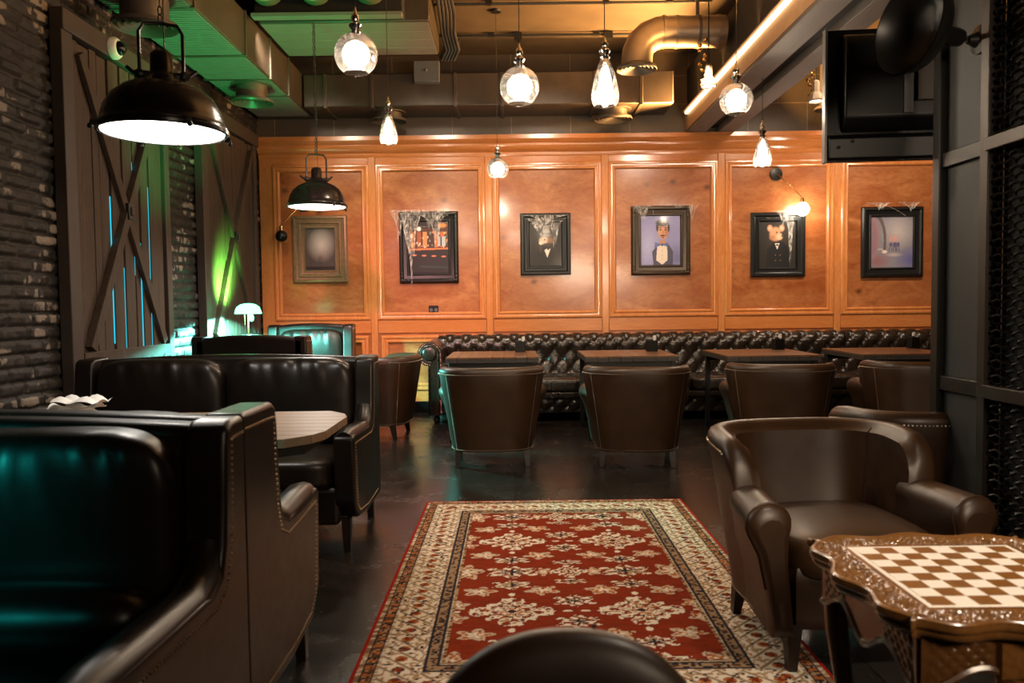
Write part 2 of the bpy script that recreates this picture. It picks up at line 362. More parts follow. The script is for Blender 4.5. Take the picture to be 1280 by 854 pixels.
# barn doors on the left wall
def barn_door(k, y0, y1, label):
    ft = .13
    fr = MB().box(XL-.01, XL+.07, y0, y0+ft, 0, 3.03).box(XL-.01, XL+.07, y1-ft*.7, y1, 0, 3.03)
    o = struct(fr.build('door_%d' % k, M['barn_frame'], bevel=.006))
    a, b = y0+ft+.008, y1-ft*.7-.008
    rnd = random.Random(k*5+1); y = a; pl = MB()
    wi = 0; slits = []
    while y < b-.02:
        w = min(rnd.choice((.105,.13,.15,.17,.09)), b-y); wi += 1
        if b-(y+w) < .06: w = b-y
        wide = .026 if (k == 1 and 4 <= wi <= 8 and y+w < b-.05) else .0035
        dx = rnd.uniform(-.004,.004); pl.box(XL+.022+dx, XL+.042+dx, y+.0035, y+w-wide, .02, 3.02+rnd.uniform(-.02,0)); y += w
        if wide > .01: slits.append(y)
    struct(pl.build('planks', M['barn'], o, bevel=.003))
    br = MB(); c0, c1, z0, z1 = a+.08, b-.08, .98, 2.93
    for (p, q, dx) in (((c0,z1),(c1,z0),.0),((c0,z0),(c1,z1),.018),((c0,.06),(c1,.86),0),((c0,.86),(c1,.06),.018)):
        br.beam((XL+.062+dx*.2, p[0], p[1]), (XL+.062+dx*.2, q[0], q[1]), .075, .036+dx, up=(1,0,0))
    br.box(XL+.042, XL+.075, a, b, .86, .96)
    struct(br.build('cross_brace', M['barn'], o, bevel=.004))
    bl = MB().box(XL+.08, XL+.105, (c0+c1)/2-.045, (c0+c1)/2+.045, 1.90, 2.02).box(XL+.10, XL+.115, (c0+c1)/2-.02, (c0+c1)/2+.02, 1.93, 1.99)
    struct(bl.build('latch', M['black_metal'], o, bevel=.004))
    if slits:
        wm = MB()
        for i, yy in enumerate(slits):
            q0 = [1.0,.7,1.5,.6,.9][i % 5]; wm.box(XL+.028, XL+.033, yy-.030, yy+.006, q0, [2.05,1.55,2.35,1.75,2.2][i % 5])
        struct(wm.build('window_%d' % k, M['cyan_window']))
barn_door(1, 5.13, 6.67, ''); barn_door(2, 7.39, 8.95, '')
struct(MB().box(XL-.01, XL+.085, 5.13, 9.0, 3.02, 3.16).build('trim_6', M['barn_frame'], bevel=.008))

# ------------------------------------------------------------------ rug
def hsh(a, b, s=0): return np.modf(np.abs(np.sin(a*12.9898+b*78.233+s*37.7)*43758.5453))[0]
def lin(c): c = np.array(c)/255.; return np.where(c <= .04045, c/12.92, ((c+.055)/1.055)**2.4)
def rug():
    W, L, st = 1.6, 2.58, .0055
    nx, ny = int(W/st), int(L/st)
    U, V = np.meshgrid(np.linspace(-W/2, W/2, nx), np.linspace(-L/2, L/2, ny), indexing='ij')
    d = np.minimum(W/2-np.abs(U), L/2-np.abs(V))
    red, red2, cream, tan, navy, brn, org = [lin(c) for c in ((130,44,16),(108,34,13),(224,209,188),(170,138,104),(38,36,46),(92,58,38),(176,104,52))]
    kx, ky = np.floor(U/.011), np.floor(V/.011); r = hsh(kx, ky); r2 = hsh(np.floor(U/.022), np.floor(V/.022), 2)
    col = np.zeros((nx, ny, 3)); col[:] = red
    col[(hsh(np.floor(U/.05), np.floor(V/.02), 5) > .6)] = red*.86
    def put(mask, c): col[mask] = c
    # field ornaments
    def medal(cx, cy, a, b, kind):
        x = (U-cx)/a; y = (V-cy)/b; ra = np.hypot(x, y); th = np.arctan2(y, x)
        if kind == 0:
            m = np.abs(x)**.88+np.abs(y)**.88 + .09*np.cos(12*th); g = np.sin(x*15)*np.sin(y*15)+.45*np.cos(th*12+ra*7)
            put((m < 1.0) & (g > -.48) & (r > .06), cream); put((m < .96) & (np.abs(g+.3) < .10), brn); put((m < .9) & (g > .3) & (r2 > .62), tan); put((m < .8) & (r > .90), org)
            put((m < .36), cream); put((m < .27) & (np.cos(4*th) > .1), org); put((m < .36) & (m > .31), brn); put(ra < .09, navy)
            for s_ in (-1, 1):
                put((np.hypot((x-s_*1.13)*1.0, y*1.8) < .10), cream); put((np.hypot(x*1.6, (y-s_*1.10)) < .11), cream)
        elif kind == 1:
            m = ra + .20*np.cos(6*th); g = np.sin(x*9)*np.sin(y*9)+.5*np.cos(th*10); put((m < .95) & (g > -.3) & (r > .08), cream); put((m < .85) & (np.abs(g) < .12), brn); put((m < .7) & (r2 > .7), tan); put((m < .34) & (r > .2), navy)
        else:
            m = ra + .25*np.cos(5*th+cx*9); put((m < .95) & (r > .15), tan*.6+cream*.4); put((m < .7) & (r2 > .6), org); put(m < .3, cream)
    P = .95; v0 = L/2-.32-.55
    for k in range(-1, 5):
        vv = v0-P*k
        for sx in (-1, 1):
            medal(sx*.262, vv, .20, .17, 0)
            medal(sx*.262, vv+P/2, .115, .075, 1); medal(sx*.262, vv+P/2+.17, .085, .05, 1); medal(sx*.262, vv+P/2-.17, .085, .05, 1)
            medal(sx*.13, vv+.235, .068, .05, 2); medal(sx*.13, vv-.235, .068, .05, 2); medal(sx*.40, vv+.225, .066, .05, 2); medal(sx*.40, vv-.225, .066, .05, 2)
            medal(sx*.49, vv+.07, .05, .045, 2); medal(sx*.49, vv-.07, .05, .045, 2); medal(sx*.47, vv+P/2, .07, .09, 2)
            medal(sx*.115, vv+P/2, .035, .05, 2)
        medal(0, vv+.11, .085, .06, 1); medal(0, vv-.11, .085, .06, 1)
        medal(0, vv+P/2, .10, .10, 0); medal(0, vv+P/2+.13, .07, .03, 1); medal(0, vv+P/2-.13, .07, .03, 1)
    # borders
    s = np.where(W/2-np.abs(U) < L/2-np.abs(V), V, U)
    b = d < .31; put(b, cream)
    def band(a, c): return (d >= a) & (d < c)
    put(band(.24,.31), tan); put(band(.24,.31) & (r > .55), cream*.8); put(band(.295,.31) & (r > .5), brn)
    put(band(.222,.24) & (r > .35), tan); put(band(.236,.246), navy); put(band(.278,.288), navy)
    put(band(.246,.278), tan*.8); put(band(.246,.278) & (np.sin(s*90)*np.cos((d-.262)*120) > .1) & (r > .2), brn); put(band(.246,.278) & (r > .82), navy)
    m = band(.085,.222); q = (d-.153)/.068
    fl = np.sin(s*38)*np.cos(q*2.4); f2 = np.cos(s*76+q*5)
    put(m & (np.abs(fl) > .70), org); put(m & (np.abs(fl) > .70) & (r > .55), brn); put(m & (np.abs(fl) < .16) & (r > .3), tan); put(m & (f2 > .82), tan*.7); put(m & (np.abs(fl) > .93), red); put(m & (r > .93), navy)
    put(band(.012,.085), tan); put(band(.012,.085) & (r > .6), cream*.85); put(band(.03,.037), navy); put(band(.068,.075), navy)
    put(band(.037,.068) & (r > .35), brn); put(band(.037,.068) & (np.sin(s*110) > .3), org*.9); put(band(.037,.068) & (r > .86), navy)
    put(band(0,.030) & (r2 > .7), brn*.6+tan*.4); put(d < .013, lin((150,30,20)))
    Zt = .010+.0012*hsh(kx, ky, 4)
    mb = MB(); nv = nx*ny
    P3 = np.stack([U, V, Zt], -1).reshape(-1, 3); mb.v = [tuple(p) for p in P3.tolist()]
    idx = np.arange(nv).reshape(nx, ny); F = np.stack([idx[:-1,:-1], idx[1:,:-1], idx[1:,1:], idx[:-1,1:]], -1).reshape(-1, 4); mb.f = [tuple(f) for f in F.tolist()]
    # bound edge skirt down to the floor
    ring = list(idx[:,0]) + list(idx[-1,1:]) + list(idx[-2::-1,-1]) + list(idx[0,-2:0:-1]); base = len(mb.v)
    for i in ring: p = P3[i]; mb.v.append((p[0], p[1], 0.0))
    k = len(ring)
    for i in range(k): mb.f.append((int(ring[i]), base+i, base+(i+1) % k, int(ring[(i+1) % k])))
    mb.m = [0]*len(mb.f); mb.col = np.concatenate([col.reshape(-1, 3), np.tile(lin((140,30,20)), (k, 1))])
    o = mb.build('rug', M['rug'], ang=60); o.location = (.24, 4.99-L/2, .001)
    tag(o, 'red oriental rug with cream medallions and wide patterned border on dark floor', 'rug')
rug()

# ------------------------------------------------------------------ leather chairs
def nails(mb, pts, sp=.02, r=.0055, n=6):
    P = [Vector(p) for p in pts]; carry = 0
    for a, b in zip(P[:-1], P[1:]):
        L = (b-a).length; t = carry
        while t < L: mb.ball(tuple(a.lerp(b, t/L if L else 0)), r, n, 4); t += sp
        carry = t-L
def tub_chair(name, label, group, lm, nm):
    r = root(name, label, 'chair', group=group)
    XW, YR, YC = .290, .26, .07
    def plan(s):      # s in [-1, 1] along the U-shaped back
        u = abs(s); ex = 2/3.4
        if u > .8: return (math.copysign(XW, s), YC-(u-.8)/.2*.10)
        th = s/.8*(PI/2)
        return (XW*math.copysign(abs(math.sin(th))**ex, s), YC+YR*abs(math.cos(th))**ex)
    def hgt(s):
        t = max(0, (abs(s)-.60)/.40); return .585+.19*max(0, 1-t**2.8)**(1/2.2)
    ns = 57; SS = [math.sin(i/(ns-1)*PI-PI/2)*.35 + (2*i/(ns-1)-1)*.65 for i in range(ns)]
    pts = [Vector((*plan(s), 0)) for s in SS]
    def nrm(i):
        a = pts[max(0,i-1)]; b = pts[min(ns-1,i+1)]; t = (b-a).normalized(); return Vector((-t.y, t.x, 0))
    def flare(z): return .10*(z-.15)/.6
    mb = MB(); ring = []; outer = []
    for i, s in enumerate(SS):
        h = hgt(s); p = pts[i]; nn = nrm(i); sec = []
        if nn.dot(Vector((p.x, p.y-YC+.02, 0))) < 0: nn = -nn
        fl = lambda z: flare(z)
        for z in np.linspace(.13, h-.042, 7): sec.append((.025+fl(z), z))
        ro = .043; cz = h-.042; cn = fl(cz)+.025-ro
        for t in np.linspace(0, PI, 9)[1:-1]: sec.append((cn+ro*math.cos(t), cz+ro*math.sin(t)*1.0))
        for z in np.linspace(h-.042, .30, 6): sec.append((fl(z)*.8+.025-2*ro+.012*math.sin((z-.3)/(h-.35+1e-6)*PI), z))
        sec.append((-.06, .13))
        ring.append([tuple(p+nn*a+Vector((0,0,z))) for a, z in sec])
        outer.append((p, nn, h))
    k = len(ring[0])
    vs = [q for rr in ring for q in rr]; fs = []
    for i in range(ns-1):
        for j in range(k): fs.append((i*k+j, i*k+(j+1) % k, (i+1)*k+(j+1) % k, (i+1)*k+j))
    fs.append(tuple(range(k-1,-1,-1))); fs.append(tuple((ns-1)*k+j for j in range(k)))
    mb.add(vs, fs); mb.build('backrest', lm, r, ang=50)
    def opt(i, z, off=.003): p, nn, h = outer[i]; return tuple(p+nn*(.025+flare(z)+off)+Vector((0,0,z)))
    # arms
    for sx in (-1, 1):
        a = MB(); n_ = 12; rings = []
        for q in range(n_+1):
            f = q/n_; y = .05-.32*f; xo = .340+.040*f
            rr = (.066+.006*f)*(.72+.28*min(1, f*3.5)); hc = .535-.012*f*f
            sec = [(xo-.028, .13), (xo-.004, .30), (xo+.022, .42)]
            for t in np.linspace(-.5, PI+.5, 13): sec.append((xo-.012+rr*math.cos(t)*1.08, hc+rr*math.sin(t)))
            sec += [(xo-.078, .38), (xo-.10, .13)]
            rings.append([(sx*x, y, z) for x, z in sec])
        kk = len(rings[0])
        # rounded front
        last = rings[-1]; cx = sum(p[0] for p in last)/kk; cz = sum(p[2] for p in last)/kk
        for e, dy in ((.965,-.018),(.86,-.030),(.6,-.036)): rings.append([(cx+(p[0]-cx)*e, -.27+dy, (cz+(p[2]-cz)*e)) for p in last])
        vs = [q for rr2 in rings for q in rr2]; fs = []
        for i in range(len(rings)-1):
            for j in range(kk): fs.append((i*kk+j, (i+1)*kk+j, (i+1)*kk+(j+1) % kk, i*kk+(j+1) % kk))
        fs.append(tuple((len(rings)-1)*kk+j for j in range(kk))); fs.append(tuple(range(kk-1,-1,-1)))
        if sx < 0: fs = [f[::-1] for f in fs]
        a.add(vs, fs); ao = a.build('arm', lm, r, ang=60)
        pi = MB(); pi.tube([(p[0], p[1]-.002, p[2]) for p in rings[n_][1:-1]], .005, 6); pi.build('piping', lm, ao)
    MB().cushion((0,-.02,.385), (.272,.275,.085), 5, 14, lambda x,y,z: (x, y, z + (.22*(1-x*x)*(1-y*y) if z > 0 else 0))).build('seat', lm, r)
    MB().cushion((0,-.015,.25), (.272,.25,.115), 14, 8).build('seat_base', lm, r)
    for sx in (-1, 1):
        for y, yo in ((-.225,-.015),(.24,.03)):
            MB().taper((sx*.26, y, .16), (sx*(.27), y+yo, 0), .038, .022).build('leg', M['leg_dark'], r)
    nb = MB(); i0, i1 = 2, ns-3
    nails(nb, [opt(i, outer[i][2]-.052) for i in range(6, ns-6)], .016, .0042, 5)
    nails(nb, [opt(i, .143) for i in range(0, ns)], .016, .0042, 5)
    for sgn in (0, 1):
        i = min(range(ns), key=lambda q: abs(SS[q]-(.47 if sgn else -.47)))
        nails(nb, [opt(i, z) for z in np.linspace(.15, outer[i][2]-.06, 8)], .013, .0034, 5)
    for sx in (-1, 1): nails(nb, [(sx*(.322+.022*(.05-y)), y, .143) for y in (.0, -.25)], .016, .0042, 5)
    nb.build('nail_trim', nm, r)
    for i in (min(range(ns), key=lambda q: abs(SS[q]-v)) for v in (-.52, .52)):
        sec = ring[i][13:-1]; p, nn, h = outer[i]
        MB().tube([tuple(Vector(q)-nn*.001) for q in sec], .0028, 5).build('seam', lm, r)
    return r
G4 = 'tub chairs facing the banquette'
tub = tub_chair('tub_chair', 'brown leather tub chair facing away, on the floor just beyond the rug, directly left of the middle of the photo', None, M['leather_brown'], M['nail_silver'])
tub.location = (-.18, 6.36, 0); tub.rotation_euler = (0,0,PI+.02); tub['group'] = G4
tub['label'] = 'brown leather tub chair, back to us, leftmost at the tufted sofa tables'
again(tub, (.95, 6.28, 0), PI-.10, 'brown leather tub chair, back to us, second from left at the tufted sofa tables', G4)
again(tub, (2.10, 6.36, 0), PI-.22, 'brown leather tub chair behind the chess armchair, third from left along the tufted sofa', G4)
again(tub, (3.20, 6.42, 0), PI-.24, 'brown leather tub chair partly cut off by the grey partition, at the farthest right table', G4)
again(tub, (1.87, 3.74, 0), PI-.02, 'dark leather chair back with nail trim showing between chess armchair and partition')
again(tub, (-1.36, 7.70, 0), -PI/2-.10, 'leather tub chair turned sideways between the high-backed settee and the sofa arm')
tc = again(tub, (1.155, 2.89, .0125), .09, 'brown leather tub armchair facing us beside the carved chess table'); tc.name = 'tub_armchair'; tc.scale = (.97, 1, .97)

# round-backed chair at the bottom edge
r = root('round_back_chair', 'rounded brown leather chair back in the foreground at the bottom edge of the photo', 'chair', (.075, .84, 0), .06)
def rb(x, y, z): return (x*(1-.0*z), y - .55*x*x, z)
MB().cushion((0,.235,.60), (.205,.060,.205), 2.3, 22, rb).build('backrest', M['leather_brown'], r)
MB().tube([(.03, .302-.0*z, .60+z) for z in (-.19,)]+[(.035+.012*math.sin(a), .235+.0605*(max(.02,1-abs(math.sin(a))**2.35))**(1/2.35), .60+.205*math.sin(a)) for a in np.linspace(-1.2,1.5,14)], .0026, 5).build('seam', M['leather_brown'], r)
MB().cushion((0,0,.43), (.24,.235,.055), 4, 12).build('seat', M['leather_brown'], r)
for sx in (-1, 1):
    MB().taper((sx*.19,-.19,.40), (sx*.205,-.20,0), .026, .016, 8).build('leg', M['leg_dark'], r)
    MB().tube([(sx*.18,.26,0),(sx*.17,.215,.40),(sx*.165,.235,.55)], [.016,.022,.018], 8).build('leg', M['leg_dark'], r)

def pad_fn(seed, wr=.06):
    rr = random.Random(seed); ph = [rr.uniform(0, 6) for _ in range(6)]
    def f(x, y, z):
        w = wr*max(0, z-.1)**1.5*(math.sin(x*13+ph[0]+z*2)*.5+math.sin(x*23+ph[1])*.3+math.sin(x*31+z*5+ph[2])*.2)
        return (x, y - (w if y < 0 else 0) - (.15*(1-x*x)*(1-z*z) if y < 0 else 0), z)
    return f
def settee(name, label, W, nc, loc, rz, group=None, H=.97, cat='settee', wd=.2):
    r = root(name, label, cat, loc, rz, group); hw = W/2; lm = M['leather_black']
    # back with a gentle crown
    nx = 25; poly = [(-hw+.02,.14)] + [(-hw+.02+(W-.04)*i/(nx-1), H-.028+.028*math.sin(PI*i/(nx-1))) for i in range(nx)] + [(hw-.02,.14)]
    bk = MB().prism(poly, .295, .40, 'y').build('backrest', lm, r, bevel=.028, seg=4)
    # winged sides: profile in (y, z)
    e_ = .40-wd; prof = [(.40,.14),(.40,H-.012),(e_+.04,H-.014),(e_+.008,H-.03),(e_-.004,H-.08),(e_-.012,.80),(e_-.025,.68),(e_-.05,.612),(e_-.11,.588),(-.36,.605),(-.385,.59),(-.375,.44),(-.36,.26),(-.27,.165),(-.02,.135)]
    for sx in (-1, 1):
        a, b = sorted((sx*hw, sx*(hw-.105)))
        ao = MB().prism([(y, z) for y, z in prof], a, b, 'x').build('wing_arm', lm, r, bevel=.040, seg=5)
        # nail line on the outer face
        ins = [(.38,H-.055),(e_+.035,H-.058),(e_+.028,.80),(e_+.014,.66),(e_-.02,.575),(e_-.09,.545),(-.335,.560),(-.325,.44),(-.305,.24),(-.24,.195),(-.02,.172),(.30,.180)]
        nb = MB(); nails(nb, [(sx*(hw+.001), y, z) for y, z in ins], .0155, .0040, 6); nb.build('nail_trim', M['nail'], ao)
        # padded arm top
        MB().tube([(sx*(hw-.052), y, z) for y, z in ((-.372,.575),(-.30,.580),(-.1,.572),(e_-.14,.566),(e_-.05,.60),(e_-.005,.68))], [.046,.054,.054,.052,.05,.04], 12).build('arm_pad', lm, ao, ang=70)
    iw = W-.21; cw = iw/nc
    for i in range(nc):
        cx = -iw/2+cw*(i+.5)
        MB().cushion((cx, .275, .705), (cw/2-.004, .105, (H-.03-.44)/2), 5, 30, pad_fn(i+len(label), .17)).build('back_cushion', lm, r)
        MB().cushion((cx, -.09, .40), (cw/2-.003, .30, .085), 6, 14, lambda x,y,z: (x, y, z+(.2*(1-x*x)*(1-y*y) if z > 0 else 0))).build('seat_cushion', lm, r)
    bw = iw/2-.01; ph = len(label)
    MB().grid(lambda u, v: (-bw+2*bw*u, .10+(.088*(max(0, 1-abs(2*u-1)**14))**.5+.0065*math.sin(u*75+v*3+ph+2*math.sin(u*19))*(.55+.45*math.sin(u*11))*max(0, math.sin(2*PI*v+.6)*.5+.5))*math.cos(2*PI*v), .555+.088*(max(0,1-abs(2*u-1)**14))**.5*math.sin(2*PI*v)), 110, 18, cv=True).build('bolster', lm, r, ang=80)
    MB().box(-hw+.09, hw-.09, -.345, .30, .14, .33).build('seat_base', lm, r, bevel=.02, seg=3)
    for sx in (-1, 1):
        for y in (-.30, .34): MB().taper((sx*(hw-.06), y, .17), (sx*(hw-.055), y*1.04, 0), .034, .024).build('leg', M['leg_dark'], r)
    return r
settee('settee', 'black leather high-backed settee in the lower left corner, facing us with teal sheen', 1.75, 2, (-1.575, 1.655, 0), 0, 'high-backed leather settees', .985, wd=.13)
settee('settee', 'high-backed leather settee seen from its nail-trimmed side, back to back with the nearest one', 1.75, 2, (-1.585, 2.475, 0), PI, 'high-backed leather settees', .985, wd=.30)
settee('settee', 'two-cushion black leather high-backed settee facing us beyond the plank-top table', 1.70, 2, (-1.655, 4.34, 0), 0, 'high-backed leather settees', .975)
settee('wing_armchair', 'dark leather wing armchair with its back to us, behind the two-cushion settee', .95, 1, (-2.185, 6.98, 0), PI, 'wing armchairs by the green lamp', 1.02, 'armchair')
settee('wing_armchair', 'leather wing armchair facing us and glowing teal, against the orange panelling', .92, 1, (-2.21, 8.46, 0), 0, 'wing armchairs by the green lamp', 1.065, 'armchair')

# ------------------------------------------------------------------ tufted banquette
def chesterfield(name, label, x0, x1, left_arm, group):
    y0, y1 = 8.36, 9.24
    r = root(name, label, 'sofa', ((x0+x1)/2, 0, 0), 0, group); cx = (x0+x1)/2; lm = M['leather_sofa']; hw = (x1-x0)/2
    bx0 = -hw+(.17 if left_arm else 0); bx1 = hw
    # back: path in (y, z) from the seat up over the rolled top and down behind
    path = [(8.93,.40),(8.955,.50),(8.975,.60),(8.985,.68),(8.975,.745)]
    for t in np.linspace(PI*1.0, -PI*.30, 13): path.append((9.075+.105*math.cos(t), .785+.105*math.sin(t)))
    path = [Vector((0,a,b)) for a, b in path]
    cum = [0]
    for a, b in zip(path[:-1], path[1:]): cum.append(cum[-1]+(b-a).length)
    tot = cum[-1]
    def at(t):
        s = t*tot
        for i in range(len(cum)-1):
            if s <= cum[i+1] or i == len(cum)-2:
                f = (s-cum[i])/(cum[i+1]-cum[i]); p = path[i].lerp(path[i+1], f); d = (path[i+1]-path[i]).normalized(); return p, Vector((0,-d.z,d.y)), s
    pa, pbv = .180, .115
    def fn(u, v):
        x = bx0+(bx1-bx0)*u; p, nn, s = at(v)
        A = (x+cx)/pa+s/(2*pbv); B = (x+cx)/pa-s/(2*pbv)
        w = min(1, (tot-s)/.12); sa, sb = abs(math.sin(PI*A)), abs(math.sin(PI*B))
        d2 = (sa*pa/PI*.7)**2+(sb*pa/PI*.7)**2
        q = (.62*(1-math.exp(-d2/.00055))+.38*math.sqrt(min(1, 1.6*sa)*min(1, 1.6*sb)))*w
        pp = p+nn*(.044*q-.016)
        return (x, pp.y, pp.z)
    nu = int((bx1-bx0)/.0165); m = MB().grid(fn, nu, 44)
    # buttons at the crossings
    kmax = int(tot/pbv)+1
    for k in range(0, kmax+1):
        s = k*pbv
        if s > tot-.15: continue
        p, nn, _ = at(s/tot)
        i0 = int(math.floor((bx0+cx)/pa))-1
        for i in range(i0, i0+int((bx1-bx0)/pa)+4):
            x = (i+(.5 if k % 2 else 0))*pa-cx
            if bx0+.02 < x < bx1-.02: m.ball((x, p.y+nn.y*-.004, p.z+nn.z*-.004), .0125, 8, 5)
    m.build('backrest', lm, r, ang=80)
    MB().box(bx0, bx1, 8.98, y1, .10, .74).build('back_frame', lm, r, bevel=.02)
    ns_ = max(1, round((bx1-bx0)/.9)); sw = (bx1-bx0)/ns_
    for i in range(ns_):
        MB().cushion((bx0+sw*(i+.5), 8.68, .385), (sw/2-.003, .315, .075), 7, 14, lambda x,y,z: (x, y, z+(.25*(1-x**4)*(1-y**4) if z > 0 else 0))).build('seat_cushion', lm, r)
    MB().cushion(((bx0+bx1)/2, 8.42, .285), ((bx1-bx0)/2, .045, .03), 10, 10).build('front_roll', lm, r)
    def ff(u, v):
        x = bx0+(bx1-bx0)*u; z = .10+.155*v
        A = (x+cx)/.16+(z-.10)/.15; B = (x+cx)/.16-(z-.10)/.15
        return (x, 8.43-.022*(abs(math.sin(PI*A)*math.sin(PI*B))**.4), z)
    MB().grid(ff, int((bx1-bx0)/.018), 14).build('seat_front', lm, r, ang=80)
    MB().box(bx0, bx1, 8.44, 9.0, .09, .31).build('seat_base', lm, r, bevel=.01)
    if left_arm:
        c = (-hw+.135, .735); R = .128
        # scroll: roll body along y, grooved leather
        def af(u, v):
            y = y0+.02+(y1-y0-.02)*u; t = 2*PI*v; rr = R*(.96+.03*abs(math.sin(y*34)))*(1+.0*u); return (c[0]+rr*math.cos(t), y, c[1]+.0+rr*math.sin(t))
        a = MB().grid(af, 90, 28, cv=True)
        a.box(-hw+.12, -hw+.255, y0+.01, y1, .10, .74); ao = a.build('arm', lm, r, ang=50)
        f = MB(); ring = []
        out = [(c[0]+R*math.cos(t), c[1]+R*math.sin(t)) for t in np.linspace(-PI*.5-.15, -PI*2-.2, 28)]
        # scroll face plate and post
        post = [(-hw+.12,.09),(-hw+.26,.09)] + [(c[0]+R*math.cos(t), c[1]+R*math.sin(t)) for t in np.linspace(0, PI*1.6, 24)] + [(-hw+.12,.60)]
        f.prism([(x, z) for x, z in post], y0-.012, y0+.03, 'y'); f.build('arm_front', lm, ao, bevel=.006)
        g = MB(); spt = []
        for t in np.linspace(PI*1.55, -.0, 26): spt.append((c[0]+.088*math.cos(t), y0-.014, c[1]+.088*math.sin(t)))
        spt += [(c[0]+.090, y0-.014, .5), (c[0]+.090, y0-.014, .10)]
        g.tube(spt, .009, 8); g.tube([(c[0]-.012, y0-.014, .60), (c[0]-.012, y0-.014, .10)], .007, 6); g.cushion((c[0], y0-.012, c[1]), (.075,.018,.075), 2.2, 10); g.build('scroll_trim', lm, ao)
        fn2 = MB()
        nails(fn2, [(p[0]+.0, p[1]-.004, p[2]) for p in [(c[0]+.112*math.cos(t), y0-.010, c[1]+.112*math.sin(t)) for t in np.linspace(PI*1.5, 0, 30)]+[(c[0]+.112, y0-.010, .12)]], .02, .005); fn2.build('nail_trim', M['nail'], ao)
    for x in ((-hw+.19), 0, hw-.1):
        for y in (8.46, 9.1): MB().lathe([(.02,0),(.036,.02),(.036,.05),(.022,.07),(.03,.11)], 12, 0, Matrix.Translation((x, y, 0)), True).build('leg', M['leg_dark'], r)
chesterfield('chesterfield_sofa', 'long tufted dark leather chesterfield with scrolled left arm under the framed pictures', -1.02, 3.70, True, 'tufted banquette sofas')
chesterfield('chesterfield_sofa', 'tufted dark leather sofa continuing the banquette at the right, past the vertical seam', 3.712, 5.5, False, 'tufted banquette sofas')

# ------------------------------------------------------------------ tables
def cafe_table(name, label, x, y, w, d, group):
    r = root(name, label, 'table', (x, y, 0), 0, group); h = .77
    t = MB(); nb = 8; bw = w/nb
    for i in range(nb):
        t.box(-w/2+bw*i+.0012, -w/2+bw*(i+1)-.0012, -d/2, d/2, h-.014, h)
    top = t.build('tabletop', M['table_wood'], r, bevel=.0015)
    e = MB()
    for i in range(nb): e.box(-w/2+bw*i+.0015, -w/2+bw*(i+1)-.0015, -d/2+.002, d/2-.002, h-.052, h-.0145)
    e.build('table_edge', M['edge_dark'], r, bevel=.0015)
    for sx in (-1, 1):
        for sy in (-1, 1): MB().box(sx*(w/2-.045)-.022, sx*(w/2-.045)+.022, sy*(d/2-.05)-.022, sy*(d/2-.05)+.022, 0, h-.052).build('leg', M['black_metal'], r, bevel=.003)
    for a in (-d/2+.04, d/2-.06): MB().box(-w/2+.067, w/2-.067, a, a+.02, h-.10, h-.053).build('apron', M['black_metal'], r, bevel=.002)
    return r
GT = 'square tables along the banquette'
T1 = cafe_table('cafe_table', 'square dark-edged wooden table in front of the sofa, nearest to its scrolled arm', -.20, 7.68, .84, .95, GT)
tb = [(1.06, 7.64, 'square wooden table before the sofa, second from the scrolled arm'), (2.30, 7.52, 'square wooden table before the sofa, third from the scrolled arm'), (3.50, 7.52, 'square wooden table at the right end of the banquette, beside the partition')]
for x, y, l in tb: again(T1, (x, y, 0), 0, l, GT)
# menu holders
def holder(x, y, label, first=None):
    if first is not None: return again(first, (x, y, .7705), .1*x, label, 'black holders on the tables')
    r = root('menu_holder', label, 'holder', (x, y, .7705), 0, 'black holders on the tables')
    b = MB()
    for a in ((-.05,-.046,-.035,.035),(.046,.05,-.035,.035),(-.05,.05,-.035,-.031),(-.05,.05,.031,.035)): b.box(*a, 0, .105)
    b.box(-.05,.05,-.035,.035,0,.004); b.build('box', M['black_plastic'], r, bevel=.0015)
    MB().box(-.040,.005,-.014,-.006,.006,.118).box(-.03,.02,.002,.01,.006,.112).build('sachets', M['edge_dark'], r)
    MB().tube([(.015,.02,.02),(.04,.022,.155)], .009, 6).box(.020,.048,.014,.030,.11,.150).build('card', M['white_plastic'], r)
    return r
h1 = holder(.06, 7.98, 'black menu holder on the table nearest the scrolled sofa arm')
for x, y, l in ((1.35, 7.83, 'black menu holder on the second table from the scrolled sofa arm'), (2.60, 7.86, 'black menu holder on the third table from the scrolled sofa arm'), (3.92, 7.85, 'black menu holder on the table beside the partition')): holder(x, y, l, h1)
# plank-top table between the settees
r = root('plank_table', 'plank-top table with clipped corners between the settees at left', 'table', (-1.51, 3.40, 0))
t = MB(); W2, D2, cc = .75, .405, .14; npk = 8; pw = 2*D2/npk
for i in range(npk):
    a = -D2+pw*i+.0025; b = a+pw-.005
    def xr(y): return W2-max(0, abs(y)-(D2-cc))*.85
    t.prism([(-xr(a),a),(xr(a),a),(xr(b),b),(-xr(b),b)][::1], .715, .75, 'z')
t.build('tabletop', M['plank_wood'], r, bevel=.002)
MB().prism([(-W2+.06,-D2+.1),(-W2+.15,-D2+.03),(W2-.15,-D2+.03),(W2-.06,-D2+.1),(W2-.06,D2-.1),(W2-.15,D2-.03),(-W2+.15,D2-.03),(-W2+.06,D2-.1)], .675, .714, 'z').build('underframe', M['black_metal'], r)
for sx in (-1, 1):
    MB().box(sx*.42-.035, sx*.42+.035, -.035, .035, .03, .68).build('leg', M['black_metal'], r, bevel=.004)
    MB().box(sx*.42-.05, sx*.42+.05, -.28, .28, 0, .03).build('foot', M['black_metal'], r, bevel=.004)
